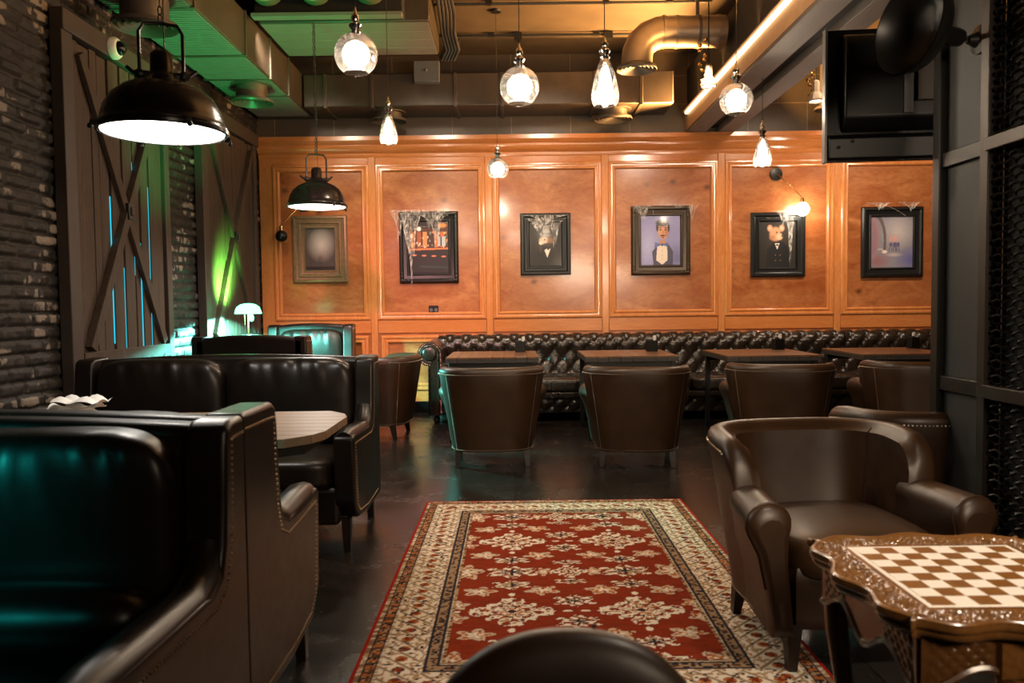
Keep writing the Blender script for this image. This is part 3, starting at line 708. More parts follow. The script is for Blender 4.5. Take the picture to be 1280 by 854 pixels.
# little table for the green lamp
r = root('side_table', 'small round table under the green lamp between the wing armchairs', 'table', (-2.50, 7.72, 0))
MB().lathe([(.001,.72),(.24,.72),(.25,.735),(.24,.75),(.001,.75)], 36).build('tabletop', M['leg_dark'], r)
MB().lathe([(.03,.03),(.03,.72)], 16).build('leg', M['black_metal'], r); MB().lathe([(.001,0),(.2,0),(.2,.02),(.03,.035)], 28).build('base', M['black_metal'], r)
r = root('table_lamp', 'glowing green mushroom-shaded table lamp beside the second barn door', 'lamp', (-2.56, 7.72, .7505))
MB().lathe([(.001,0),(.075,0),(.075,.012),(.03,.022),(.012,.03),(.012,.06)], 24).build('base', M['brass'], r); MB().lathe([(.008,.05),(.008,.52)], 12).build('stem', M['brass'], r)
MB().lathe([(.125,.435),(.122,.46),(.105,.50),(.07,.525),(.02,.535),(.001,.535)], 32).build('lamp_shade', M['lamp_shade_green'], r)
MB().tube([(-.05,.05,.44),(-.05,.05,.33)], .002, 5).build('pull_chain', M['brass'], r)
MB().lathe([(.001,.36),(.02,.37),(.025,.40),(.015,.43),(.001,.435)], 12, 0, Matrix.Translation((.03,0,0))).build('bulb', M['lamp_shade_green'], r)

# ------------------------------------------------------------------ chess table
def chess():
    cx, cy, h = .997, 1.725, .65
    r = root('chess_table', 'carved walnut chess table with scalloped edge in the lower right corner', 'table', (cx, cy, 0))
    hb = .195; sq = .365/8; ho = .268
    n = 480
    def outline(i):
        t = (i % n)/n*4; sd = int(t); f = (t-sd)*2-1      # f in [-1, 1]
        corner = .024*max(0, (abs(f)-.72)/.28)**1.2 ; o = ho+.013*math.cos(f*PI*3.0)*(1-abs(f)**6)+.010*math.cos(f*PI)*(abs(f) < 1)
        x, y = f*ho*1.0, -o
        # soften corners
        L = 5.0; p = np.array([f*ho, -o]); m = (abs(p[0])**L+abs(p[1])**L)**(1/L); ext = max(abs(p[0]), abs(p[1])); p = p*(.5+.5*ext/m)*1.05
        a = sd*PI/2; return (p[0]*math.cos(a)-p[1]*math.sin(a), p[0]*math.sin(a)+p[1]*math.cos(a))
    OUT = [outline(i) for i in range(n)]
    def inner(i):
        t = (i % n)/n*4; sd = int(t); f = (t-sd)*2-1; p = (f*hb, -hb); a = sd*PI/2; return (p[0]*math.cos(a)-p[1]*math.sin(a), p[0]*math.sin(a)+p[1]*math.cos(a))
    INN = [inner(i) for i in range(n)]
    mb = MB(); nr = 26
    def surf(u, v):
        i = int(round(u*n)) % n; a = INN[i]; b = OUT[i]; w = v; x = a[0]+(b[0]-a[0])*w; y = a[1]+(b[1]-a[1])*w
        z = h
        if .14 < w < .80:
            e = min(1, (w-.14)/.06, (.80-w)/.06); ang = i/n*2*PI
            g = math.sin(x*230+2.4*math.sin(y*95))*math.sin(y*230+2.4*math.sin(x*95)); g2 = math.sin(x*420+y*90)*math.sin(y*400-x*80)
            z += e*(.0048*g+.0026*g2-.003)
        if w > .86: z += .004*math.sin((w-.86)/.14*PI)
        return (x, y, z)
    vs = [surf(i/n, j/nr) for i in range(n) for j in range(nr+1)]; k = nr+1
    # rolled edge
    edge = [(1.0,-.004),(1.008,-.010),(1.004,-.016),(.985,-.019),(.99,-.026),(.975,-.034),(.93,-.040)]
    fs = [(i*k+j, i*k+j+1, ((i+1) % n)*k+j+1, ((i+1) % n)*k+j) for i in range(n) for j in range(nr)]
    mb.add(vs, fs)
    ev = []; m = len(edge)+1
    for i in range(n):
        ev.append((*OUT[i], h)); ev += [(OUT[i][0]*s_, OUT[i][1]*s_, h+dz) for s_, dz in edge]
    mb.add(ev, [(i*m+j, i*m+j+1, ((i+1) % n)*m+j+1, ((i+1) % n)*m+j) for i in range(n) for j in range(m-1)])
    mb.add([(a[0]*.93, a[1]*.93, h-.040) for a in OUT], [tuple(range(n-1,-1,-1))])
    top = mb.build('tabletop', M['carved'], r, ang=60)
    b = MB(); b.box(-hb, hb, -hb, hb, h-.01, h-.0005, 0)
    for i in range(8):
        for j in range(8):
            b.box(-sq*4+i*sq, -sq*4+(i+1)*sq, -sq*4+j*sq, -sq*4+(j+1)*sq, h-.005, h+.0008, (i+j) % 2 == 0 and 1 or 0)
    b.build('chess_board', [M['board_light'], M['board_dark']], r, flat=True)
    # apron with lattice carving and a wavy lower edge, all four sides
    for sd in range(4):
        a = sd*PI/2; R = Matrix.Rotation(a, 4, 'Z'); ap = MB(); nu, nv = 90, 18
        def low(f): return h-.125-.028*math.cos(f*PI*2.0)*(1-.3*abs(f))
        def fnn(u, v):
            f = 2*u-1; x = f*.232; z = (h-.042)+(low(f)-(h-.042))*v
            lat = 0
            if .42 < abs(f) < .93 and .1 < v < .9: lat = .008*max(abs(math.sin((x+z)*120)), abs(math.sin((x-z)*120)))-.004
            return tuple(R @ Vector((x, -.238-lat, z)))
        ap.grid(fnn, nu, nv)
        def fb(u, v):
            f = 2*u-1; x = f*.232; z = (h-.042)+(low(f)-(h-.042))*v; return tuple(R @ Vector((-x, -.222, z))) if False else tuple(R @ Vector((x, -.222, z)))
        ap.grid(fb, nu, 2)
        ap.tube([tuple(R @ Vector(((2*u-1)*.232, -.238, low(2*u-1)))) for u in np.linspace(0,1,60)], .008, 6)
        apo = ap.build('apron', M['carved_dark'], r, ang=50)
        if sd in (0, 2):
            dr = MB()
            vs = [tuple(R @ Vector(p)) for p in ((-.085,-.250,h-.118),(.085,-.250,h-.118),(.085,-.250,h-.052),(-.085,-.250,h-.052),(-.09,-.238,h-.123),(.09,-.238,h-.123),(.09,-.238,h-.047),(-.09,-.238,h-.047))]
            dr.add(vs, [(0,1,2,3),(4,5,1,0),(5,6,2,1),(6,7,3,2),(7,4,0,3)]); do = dr.build('drawer', M['carved'], r)
            q = R @ Vector((.0,-.256,h-.085)); MB().ball(tuple(q), .010, 10, 6).build('knob', M['leg_dark'], do)
    for sx in (-1, 1):
        for sy in (-1, 1):
            P = [(.205,.60),(.212,.52),(.210,.44),(.196,.30),(.182,.18),(.182,.08),(.200,.03),(.212,0)]; rd = [.030,.030,.027,.022,.018,.017,.021,.024]
            MB().tube([(sx*a, sy*a, z) for a, z in P], rd, 10).build('leg', M['carved_dark'], r, ang=60)
chess()

# ------------------------------------------------------------------ pictures
def ell(C, X, Z, x, z, a, b, col, soft=.06, op=1.0, rot=0):
    dx, dz = X-x, Z-z; ca, sa = math.cos(rot), math.sin(rot); u = (dx*ca+dz*sa)/a; v = (-dx*sa+dz*ca)/b
    m = np.clip((1-np.hypot(u, v))/soft, 0, 1)[..., None]*op; C[:] = C*(1-m)+lin(col)*m
def poly(C, X, Z, pts, col, op=1.0):
    ins = np.zeros(X.shape, bool); k = len(pts)
    for i in range(k):
        x1, z1 = pts[i]; x2, z2 = pts[(i+1) % k]
        c = ((z1 > Z) != (z2 > Z)) & (X < (x2-x1)*(Z-z1)/((z2-z1) if z2 != z1 else 1e-9)+x1); ins ^= c
    m = ins[..., None]*op; C[:] = C*(1-m)+lin(col)*m
def canvas(w, h, art):
    nx, nz = int(w/.0042), int(h/.0042); X, Z = np.meshgrid(np.linspace(-1, 1, nx), np.linspace(-1, 1, nz), indexing='ij')
    C = np.zeros((nx, nz, 3)); art(C, X, Z); C *= (.9+.2*RNG.random((nx, nz, 1)))
    mb = MB(); mb.v = [(w/2*x, 0, h/2*z) for x, z in zip(X.ravel(), Z.ravel())]
    idx = np.arange(nx*nz).reshape(nx, nz); F = np.stack([idx[:-1,:-1], idx[1:,:-1], idx[1:,1:], idx[:-1,1:]], -1).reshape(-1, 4); mb.f = [tuple(f) for f in F.tolist()]; mb.m = [0]*len(mb.f); mb.col = C.reshape(-1, 3); return mb
def art_painted_glare(C, X, Z):  # near-white centre is lamp glare on the glass, painted into the canvas
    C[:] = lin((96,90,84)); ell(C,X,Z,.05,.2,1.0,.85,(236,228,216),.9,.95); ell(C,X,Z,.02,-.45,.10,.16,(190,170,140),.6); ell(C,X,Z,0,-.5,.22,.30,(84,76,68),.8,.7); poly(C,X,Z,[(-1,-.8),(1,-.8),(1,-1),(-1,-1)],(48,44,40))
def art_bar_reflection(C, X, Z):  # the mirror's reflection of the bar, painted as flat colour patches
    C[:] = lin((22,15,12)); poly(C,X,Z,[(-1,-.05),(1,-.05),(1,.75),(-1,.75)],(70,36,18))
    rr = random.Random(3)
    for i in range(7):
        x = -.9+.3*i; poly(C,X,Z,[(x,0),(x+.2,0),(x+.2,.6),(x,.6)],rr.choice([(190,104,50),(150,76,36),(206,132,78),(60,36,26)]))
    for i in range(46): ell(C,X,Z,rr.uniform(-.95,.95),rr.uniform(.0,.62),rr.uniform(.02,.05),rr.uniform(.03,.08),rr.choice([(240,190,130),(230,140,70),(120,150,140),(40,24,18),(220,210,200)]),.5)
    poly(C,X,Z,[(.45,.05),(.85,.05),(.85,.42),(.45,.42)],(170,176,176)); poly(C,X,Z,[(.6,.05),(.66,.05),(.66,.42),(.6,.42)],(60,50,46))
    ell(C,X,Z,-.5,.72,.13,.10,(255,246,230),.4); ell(C,X,Z,-.88,.45,.09,.12,(255,210,160),.5); ell(C,X,Z,.7,.85,.3,.12,(214,130,60),.6); ell(C,X,Z,-.85,.1,.10,.14,(250,160,90),.5)
    poly(C,X,Z,[(-1,-.12),(1,-.08),(1,-.02),(-1,-.04)],(190,110,60)); poly(C,X,Z,[(-1,-1),(1,-1),(1,-.1),(-1,-.14)],(16,14,15))
    for i in range(4): ell(C,X,Z,-.75+.5*i,-.30-.02*i,.15,.04,(214,120,84),.5)
    poly(C,X,Z,[(-.5,-.78),(1,-.82),(1,-.76),(-.5,-.70)],(36,56,60),.7)
def art_hat(C, X, Z):
    C[:] = lin((34,28,25)); ell(C,X,Z,.1,-.2,.8,.9,(50,42,37),.8,.7); ell(C,X,Z,0,-.55,.62,.55,(26,22,21),.3)
    poly(C,X,Z,[(-.20,.40),(.24,.40),(.28,.78),(-.16,.80)],(116,104,94)); ell(C,X,Z,.06,.79,.22,.06,(134,120,108),.3); ell(C,X,Z,.0,.42,.46,.10,(92,80,72),.3,1,-.12); poly(C,X,Z,[(-.20,.42),(.24,.42),(.25,.50),(-.19,.50)],(40,34,32))
    ell(C,X,Z,-.1,.16,.34,.21,(196,170,146),.4); ell(C,X,Z,.28,.16,.26,.18,(130,88,60),.6); ell(C,X,Z,-.28,.05,.14,.10,(222,196,170),.4); ell(C,X,Z,-.04,.20,.05,.05,(26,20,18),.4); ell(C,X,Z,.10,-.03,.34,.10,(58,42,34),.5)
    poly(C,X,Z,[(-.10,-.20),(.30,-.20),(.10,-.60)],(216,200,184)); poly(C,X,Z,[(-.12,-.16),(.04,-.22),(-.12,-.28)],(22,18,18)); poly(C,X,Z,[(.22,-.16),(.06,-.22),(.22,-.28)],(22,18,18)); ell(C,X,Z,-.30,-.2,.12,.22,(72,54,42),.6,.7)
def art_man(C, X, Z):
    C[:] = lin((140,138,182)); ell(C,X,Z,-.6,-.2,.7,1.0,(172,172,208),.9,.8); ell(C,X,Z,.8,-.7,.6,.7,(98,96,138),.9,.8)
    poly(C,X,Z,[(-.34,-1),(-.42,-.45),(-.1,-.12),(.36,-.10),(.62,-.45),(.60,-1)],(74,72,92)); poly(C,X,Z,[(-.16,-.15),(.32,-.15),(.34,-.78),(.08,-.96),(-.22,-.78)],(224,206,190))
    poly(C,X,Z,[(-.05,.0),(.26,.0),(.26,-.16),(-.05,-.16)],(186,128,96)); ell(C,X,Z,.12,.36,.29,.36,(204,146,110),.25); ell(C,X,Z,.30,.36,.13,.30,(164,104,76),.5,.8)
    ell(C,X,Z,.08,.70,.36,.17,(56,46,44),.3); ell(C,X,Z,-.16,.52,.08,.2,(62,50,48),.4); ell(C,X,Z,.40,.5,.07,.2,(52,42,40),.4)
    for x in (.0,.24): ell(C,X,Z,x,.42,.06,.035,(48,34,34),.4); ell(C,X,Z,x,.50,.09,.025,(64,46,40),.4)
    ell(C,X,Z,.12,.32,.045,.10,(176,112,82),.5); ell(C,X,Z,.11,.19,.16,.045,(74,50,42),.4); ell(C,X,Z,.12,.11,.09,.028,(150,70,60),.4)
    poly(C,X,Z,[(.10,-.16),(-.28,-.06),(-.30,-.30)],(104,108,160)); poly(C,X,Z,[(.06,-.16),(.36,-.08),(.38,-.28)],(96,100,152)); ell(C,X,Z,.08,-.17,.07,.07,(80,84,136),.3)
    for z in (-.4,-.58,-.74): ell(C,X,Z,.08,z,.022,.022,(150,130,120),.3)
def art_mouse(C, X, Z):
    C[:] = lin((36,32,28)); ell(C,X,Z,.0,.1,.8,.9,(58,48,38),.9,.7)
    poly(C,X,Z,[(-.62,-1),(-.56,-.2),(-.2,.12),(.3,.12),(.62,-.2),(.66,-1)],(22,21,24)); poly(C,X,Z,[(-.16,.05),(.10,.05),(-.02,-.22)],(206,196,184)); ell(C,X,Z,-.02,-.02,.10,.05,(70,30,30),.4)
    for x in (-.42,.22): ell(C,X,Z,x,.70,.17,.17,(176,124,92),.25); ell(C,X,Z,x,.70,.10,.10,(206,156,130),.4)
    ell(C,X,Z,-.12,.45,.37,.35,(186,134,98),.3); ell(C,X,Z,.10,.33,.21,.16,(208,164,132),.4); ell(C,X,Z,.24,.36,.055,.05,(60,36,32),.3); ell(C,X,Z,-.05,.52,.045,.05,(22,16,14),.3); ell(C,X,Z,.16,.52,.035,.04,(22,16,14),.3); ell(C,X,Z,-.3,.3,.2,.14,(164,110,80),.6)
    for x in (-.12,.14): 
        for z in (-.45,-.68): ell(C,X,Z,x,z,.032,.032,(150,110,60),.4)
def art_riders(C, X, Z):
    C[:] = lin((132,128,140)); ell(C,X,Z,.3,.4,.9,.8,(186,178,178),.9,.9); ell(C,X,Z,.9,-.7,.8,.6,(92,92,150),.9,.9); ell(C,X,Z,-.7,-.75,.7,.4,(140,92,96),.8,.8); poly(C,X,Z,[(-1,-.25),(-.4,-.25),(-.4,-.3),(-1,-.32)],(206,190,186),.7)
    ell(C,X,Z,-1.0,.2,.42,.95,(150,120,130),.15); ell(C,X,Z,-.95,.15,.30,.80,(140,110,122),.3); d = np.hypot((X+.95)/.62, (Z-.05)/1.1); C[(np.abs(d-1) < .10) & (Z > -.3)] = lin((100,86,86))
    for x, s_ in ((-.05,.9),(.14,1.1),(.30,.95)):
        ell(C,X,Z,x,-.10,.11*s_,.13*s_,(96,86,120),.4); ell(C,X,Z,x-.02,.12,.06*s_,.14*s_,(206,150,140),.4); ell(C,X,Z,x-.01,.27,.035,.05,(196,140,120),.4)
        for q in (-.06,.05): ell(C,X,Z,x+q,-.28,.022,.13,(84,74,104),.4)
    ell(C,X,Z,-.35,-.38,.16,.08,(226,206,190),.5); ell(C,X,Z,.1,-.5,.5,.10,(196,180,180),.9,.7)
def picture(name, label, px, z, w, h, prof, fm, art, inset, orn=False, gl=False):
    r = root(name, label, 'picture', (px, yw-.001, z), 0, 'framed pictures on the panelling')
    f = MB(); frame_mould(f, -w/2, w/2, -h/2, h/2, 0, prof)
    if orn:
        for sx in (-1, 1):
            for sz in (-1, 1):
                for i in range(5): f.ball((sx*(w/2-.028-.024*i*(i % 2)), -.045, sz*(h/2-.028-.022*i*((i+1) % 2))), .017, 8, 5, 0, (1,.7,1))
        for i in range(26):
            t = -1+2*(i+.5)/26
            for s_ in (-1, 1): f.ball((t*(w/2-.05), -.040, s_*(h/2-.035)), .0105, 6, 4); f.ball((s_*(w/2-.035), -.040, t*(h/2-.05)), .0105, 6, 4)
    f.build('frame', fm, r, ang=30)
    c = canvas(w-2*inset, h-2*inset, art).build('canvas', M['canvas'], r); c.location = (0,-.012,0)
    if gl: g = MB().box(-w/2+inset*.95, w/2-inset*.95, -.019, -.016, -h/2+inset*.95, h/2-inset*.95).build('glass_pane', M['pane'], r)
    return r
pA = [(0,0),(0,.030),(.012,.045),(.03,.048),(.04,.036),(.065,.032),(.072,.045),(.088,.046),(.10,.030),(.125,.026),(.13,.034),(.142,.034),(.15,.012),(.15,0)]
pB = [(0,0),(0,.03),(.015,.05),(.035,.052),(.05,.038),(.085,.030),(.095,.036),(.105,.036),(.115,.012),(.12,0)]
pC = [(0,0),(0,.035),(.01,.045),(.035,.045),(.05,.03),(.075,.026),(.08,.033),(.095,.033),(.105,.012),(.11,0)]
from_px = lambda xa, xb, ya, yb: (((xa+xb)/2-642.5)*.0093, 1.25+(381-.012*((xa+xb)/2-642)-(ya+yb)/2)*.0093, (xb-xa)*.0093, (yb-ya)*.0093)
for nm, lab, box, pr, fm, art, ins, orn, gl in (
    ('framed_picture', 'bronze-framed picture with painted glare behind the far dome lamp, leftmost on the panelling', (370,438,272,355), pA, 'gold_frame', art_painted_glare, .14, 0, 1),
    ('framed_picture', 'black ornate mirror with painted bar reflection, draped with long cobwebs, second from left', (502,575,267,355), pB, 'black_frame', art_bar_reflection, .115, 1, 0),
    ('framed_picture', 'small black-framed portrait of a white-whiskered animal in a top hat', (652,714,269,345), pC, 'black_frame', art_hat, .095, 0, 0),
    ('framed_picture', 'ornate antique frame with portrait of a moustached man in white shirt on lilac', (789,862,260,345), pB, 'antique_frame', art_man, .105, 1, 0),
    ('framed_picture', 'black-framed portrait of a round-eared animal in a dark coat under the wall lamp', (937,1004,268,347), pC, 'black_frame', art_mouse, .10, 0, 0),
    ('framed_picture', 'black-framed misty painting of riders and an arch, rightmost on the panelling', (1074,1150,261,348), pB, 'black_frame', art_riders, .115, 0, 0)):
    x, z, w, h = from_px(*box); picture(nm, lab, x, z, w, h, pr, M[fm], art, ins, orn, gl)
# cobwebs
def cobweb(label, tris, strands):
    mb = MB(); y = yw-.0545
    for (tx0, tx1, z0, drop, seed) in tris:
        rr = random.Random(seed); ph = rr.uniform(0, 6)
        def fn(u, v):
            x = tx0+(tx1-tx0)*u; w = (1-abs(2*u-1)**1.5)*.75+.25
            z = z0-drop*v*w*(.8+.2*math.sin(u*17+ph)); xx = x+(((tx0+tx1)/2-x)*v*.72)
            return (xx+.006*math.sin(v*9+ph), y-.008*math.sin(u*PI)-.006*math.sin(v*7+u*5), z)
        mb.grid(fn, 24, 24)
    for (a, b, sag) in strands:
        pts = [(a[0]+(b[0]-a[0])*t, y-.01, a[1]+(b[1]-a[1])*t-sag*4*t*(1-t)) for t in np.linspace(0,1,14)]; mb.tube(pts, .0022, 4)
    return tag(mb.build('cobweb', M['cobweb']), label, 'cobweb', 'fake cobwebs on the frames')
cobweb('pale gauzy cobweb hanging in tatters over the bar-mirror frame', [(-1.42,-1.20,2.34,.42,1),(-1.32,-1.02,2.33,.92,2),(-1.25,-.62,2.34,.24,3),(-1.02,-.74,2.28,.44,4)], [((-1.3,2.3),(-.64,2.31),.03),((-1.3,2.25),(-.8,2.2),.08)])
cobweb('cobweb wisp across the top of the small top-hat portrait', [(.09,.66,2.26,.12,5),(.12,.50,2.22,.22,6),(.38,.58,2.20,.36,7)], [((.09,2.25),(.66,2.24),.05)])
cobweb('thin cobweb along the top edge of the moustached man portrait', [(1.36,1.62,2.36,.24,8),(1.70,2.10,2.37,.06,9),(1.98,2.14,2.36,.22,10)], [((1.36,2.34),(1.75,2.15),.03),((1.6,2.36),(1.62,2.2),.0)])
cobweb('cobweb wisp below the wall lamp bulb on the round-eared portrait', [(2.95,3.28,2.28,.20,11),(3.12,3.24,2.22,.66,12)], [((2.9,2.2),(3.3,2.3),.04)])
cobweb('faint cobweb over the rightmost painting frame', [(4.02,4.40,2.36,.10,13),(4.40,4.72,2.36,.12,14)], [((4.02,2.33),(4.5,2.2),-.06)])

# wall socket
x, z, w, h = from_px(537, 549, 383, 394)
r = root('wall_socket', 'black double wall socket below the bar-mirror frame', 'socket', (x, yw-.001, z)); MB().box(-w/2,w/2,-.012,0,-h/2,h/2).build('plate', M['black_plastic'], r, bevel=.003)
for sx in (-1, 1): MB().lathe([(.001,.003),(.018,.003),(.02,0)], 16, 0, Matrix.Translation((sx*.028,-.012,0)) @ Matrix.Rotation(PI/2,4,'X')).build('outlet', M['grey_plastic'], r)

# ------------------------------------------------------------------ lamps
def light(name, kind, loc, energy, color, parent=None, **k):
    d = bpy.data.lights.new(name, kind); d.energy = energy; d.color = color
    for a, v in k.items(): setattr(d, a, v)
    o = bpy.data.objects.new(name, d); COL.objects.link(o); o.location = loc
    if parent is not None: o.parent = parent
    return o
def aim(o, tgt): o.rotation_euler = (Vector(tgt)-o.location).to_track_quat('-Z', 'Y').to_euler()
WARM = (1, .80, .58)
def pendant(label, x, y, z, D, pear, energy, ztop=ZC):
    r = root('pendant_lamp', label, 'lamp', (x, y, z), random.random()*6, 'glass pendant lamps'); R = D/2
    if not pear:
        pr = [(R*math.sin(t), R*math.cos(t)) for t in np.linspace(.16, 2.52, 26)]; pr += [(pr[-1][0]*.97, pr[-1][1]-.004)]; top = R*.98
    else:
        Hh = R*1.72; kp = [(.20,1.0),(.30,.92),(.46,.72),(.63,.45),(.78,.15),(.90,-.15),(.98,-.42),(1,-.58),(.97,-.74),(.88,-.90),(.74,-1),(.71,-.985)]
        pr = [(a*R, b*Hh) for a, b in kp]
        top = Hh*.97
    MB().lathe(pr, 36).build('glass_globe', M['glass'], r, ang=70)
    fz = top-.005
    MB().lathe([(.022,fz-.01),(.030,fz+.008),(.018,fz+.02),(.034,fz+.04),(.036,fz+.048),(.016,fz+.066),(.022,fz+.085),(.020,fz+.098),(.008,fz+.115),(.004,fz+.14)], 18, 0, None, True, True).build('socket', M['chrome'], r)
    MB().tube([(0,0,fz+.13),(0,0,ztop-z)], .0028, 6).build('cord', M['cord'], r)
    MB().lathe([(.05,ztop-z-.02),(.055,ztop-z-.002)], 18, 0, None, True).build('ceiling_rose', M['black_metal'], r)
    b = R*.34 if not pear else R*.44; ln = R*.62 if not pear else R*1.05
    MB().lathe([(max(.001, b*math.sin(PI*i/14)), -ln*math.cos(PI*i/14)) for i in range(15)], 20).build('bulb', M['bulb'], r)
    MB().lathe([(.012,ln*.9),(.012,fz)], 10).build('bulb_stem', M['chrome'], r)
    light('pendant_light', 'POINT', (0,0,-R*.72 if not pear else -R*1.38), energy, WARM, r, shadow_soft_size=.03)
PG = [('large clear glass globe pendant at upper left, nearest the dome lamp', 455, 78, .225, 0, 52), ('clear glass globe pendant hanging above the top-hat portrait', 653, 116, .225, 0, 48),
      ('teardrop glass pendant hanging just left of the elbow duct', 757, 110, .165, 1, 34), ('clear glass globe pendant hanging against the ceiling beam at right', 917, 131, .215, 0, 40),
      ('small round glass pendant hanging low before the panelling cornice', 625, 214, .215, 0, 27), ('small teardrop glass pendant hanging between the two dome lamps and the big globe', 492, 166, .145, 1, 22),
      ('small teardrop glass pendant hanging left of the television', 950, 193, .155, 1, 22)]
PG[5] = ('small teardrop glass pendant hanging above the cornice left of the bar-mirror frame',)+PG[5][1:]
for lab, px, py, D, pear, w in PG:
    y = D*1000/w; pendant(lab, (px-642.5)*y/1000, y-.047*(1.3), 1.25+(380-.012*(px-642)-py)*y/1000, D, pear, 38, ZC)

def dome_lamp(label, x, y, z, D, energy, ztop=ZC):
    r = root('dome_lamp', label, 'lamp', (x, y, z), .35, 'black dome lamps'); R = D/2; k = R/.25
    pr = [(.250,0),(.262,.004),(.264,.016),(.256,.022),(.256,.030),(.248,.036),(.243,.06),(.230,.105),(.203,.150),(.158,.187),(.105,.212),(.072,.226),(.054,.242),(.046,.262),(.045,.33),(.030,.345),(.001,.345)]
    MB().lathe([(a*k, b*k) for a, b in pr], 56).build('dome_shade', M['black_gloss'], r, ang=50)
    MB().lathe([(.001,.010*k),(.236*k,.010*k),(.242*k,.004*k),(.244*k,.014*k)], 56).build('diffuser', M['diffuser'], r)
    MB().lathe([(.240*k,.030*k),(.215*k,.105*k),(.14*k,.18*k),(.001,.2*k)], 40).build('reflector', M['white_plastic'], r)
    c = MB()
    for a in range(4):
        t = a*PI/2+.4; c.tube([(.262*k*math.cos(t), .262*k*math.sin(t), .012*k), (.285*k*math.cos(t), .285*k*math.sin(t), .012*k)], .011*k, 8); c.ball((.285*k*math.cos(t), .285*k*math.sin(t), -.004*k), .012*k, 8, 5)
    c.build('clasp', M['black_metal'], r)
    y_ = MB()
    for s in (-1, 1):
        y_.tube([(s*.085*k,0,.24*k),(s*.085*k,0,.42*k),(s*.065*k,0,.455*k),(0,0,.46*k)], .0075*k, 8); y_.tube([(s*.04*k,0,.245*k),(s*.105*k,0,.245*k)], .016*k, 8); y_.tube([(s*.105*k,0,.245*k),(s*.135*k,.02*k,.275*k)], .009*k, 6); y_.ball((s*.085*k,0,.245*k), .022*k, 8, 6)
    y_.build('yoke', M['black_metal'], r)
    ch = MB(); zz = .46*k; top = ztop-z
    while zz < top-.05:
        a = (round(zz/.034) % 2)*PI/2; ch.tube([(.008*math.cos(t)*math.cos(a), .008*math.cos(t)*math.sin(a), zz+.02+.02*math.sin(t)) for t in np.linspace(0, 2*PI, 9)[:-1]], .0026, 4, closed=True); zz += .033
    ch.tube([(.012,.004,.34*k),(.014,.004,.9*k),(.012,.004,top)], .003, 5); ch.build('chain', M['black_metal'], r)
    light('dome_light', 'SPOT', (0,0,-.012), energy, (1,.93,.84), r, shadow_soft_size=.18, spot_size=math.radians(165), spot_blend=.6)
dome_lamp('large black industrial dome lamp hanging at upper left over the plank-top table', -1.47, 3.42, 1.985, .50, 60)
dome_lamp('smaller-looking black dome lamp hanging before the bronze-framed picture', -1.71, 7.06, 2.115, .50, 130, 3.7455)

# wall lamps on the panelling
def wall_lamp(label, px, py, pz, tip, bulb_on, ball):
    r = root('wall_lamp', label, 'lamp', (px, yw-.02, pz))
    MB().lathe([(.001,.02),(.03,.02),(.07,.012),(.075,0)], 28, 0, Matrix.Rotation(PI/2,4,'X')).build('wall_plate', M['black_metal'], r)
    mid = (tip[0]*.45, -.12, tip[1]*.48)
    MB().tube([(0,-.02,0), mid, (tip[0], -.14, tip[1])], .006, 8).ball(mid, .014, 8, 6).build('arm', M['brass'], r)
    MB().lathe([(.012,.06),(.02,.05),(.02,.0),(.026,-.005)], 14, 0, Matrix.Translation((tip[0],-.14,tip[1]-.06)), False, False).build('socket', M['brass'], r)
    MB().ball((tip[0],-.14,tip[1]-.06-ball*.9), ball, 24, 14).build('bulb', M['bulb'] if bulb_on else M['black_gloss'], r)
    if bulb_on: light('wall_lamp_light', 'POINT', (tip[0],-.26,tip[1]-.06-ball*.9), 3, WARM, r, shadow_soft_size=.03)
wall_lamp('wall lamp with jointed arm and lit round bulb over the round-eared portrait', 3.03, 0, 2.70, (.25,-.29), True, .075)
wall_lamp('unlit wall lamp with dark glass ball beside the bronze-framed picture', -2.40, 0, 2.42, (-.22,-.25), False, .068)

# dome camera on the barn door header
r = root('security_camera', 'small white dome security camera on the barn door header', 'camera', (XL+.086, 5.75, 3.09)); RM = Matrix.Rotation(PI/2,4,'Y')
MB().lathe([(.001,0),(.078,0),(.078,.025),(.064,.045),(.05,.05)], 28, 0, RM).build('base', M['white_plastic'], r); MB().lathe([(.05*math.cos(t), .047+.05*math.sin(t)) for t in np.linspace(0,PI/2-.01,8)], 24, 0, RM).build('lens_dome', M['black_gloss'], r)

# ------------------------------------------------------------------ ceiling services
def box_duct(name, label, b, m, ribs=(), ax='y', cat='duct'):
    r = root(name, label, cat, ((b[0]+b[1])/2, (b[2]+b[3])/2, b[4])); w, d, h = (b[1]-b[0])/2, (b[3]-b[2])/2, b[5]-b[4]
    MB().box(-w, w, -d, d, 0, h).build('duct_body', m, r, bevel=.012)
    for q in ribs:
        fl = MB()
        if ax == 'y': fl.box(-w-.015, w+.015, q-.018-r.location.y, q+.018-r.location.y, -.015, h)
        else: fl.box(q-.018-r.location.x, q+.018-r.location.x, -d-.015, d+.015, -.015, h)
        fl.build('flange', m, r, bevel=.004)
    return r
r1 = box_duct('rectangular_duct', 'long rectangular duct along the left wall with green-lit underside', (-2.86,-2.25,2.4,9.26,3.39,3.76), M['duct'], (3.2,4.5,5.8,6.9,7.6,8.2))
MB().box(-.285,.285,-3.3,3.3,-.004,-.0005).build('underside_board', M['duct_pale'], r1)
cr = MB()
for i in range(150): cr.box(-.29, .28, -3.2+i*.043, -3.186+i*.043, -.009, -.0035)
cr.build('corrugation', M['duct_pale'], r1)
box_duct('rectangular_duct', 'dark rectangular duct running across the room above the cornice', (-2.235,1.75,8.72,9.26,3.39,3.74), M['duct'], (-2.0,-1.5,-.6,-.1,.9,1.4), 'x')
box_duct('ventilation_box', 'wide pale-bottomed ventilation box under the ceiling, behind the big globe pendant', (-2.22,-.71,7.18,8.10,3.752,4.06), M['duct'])
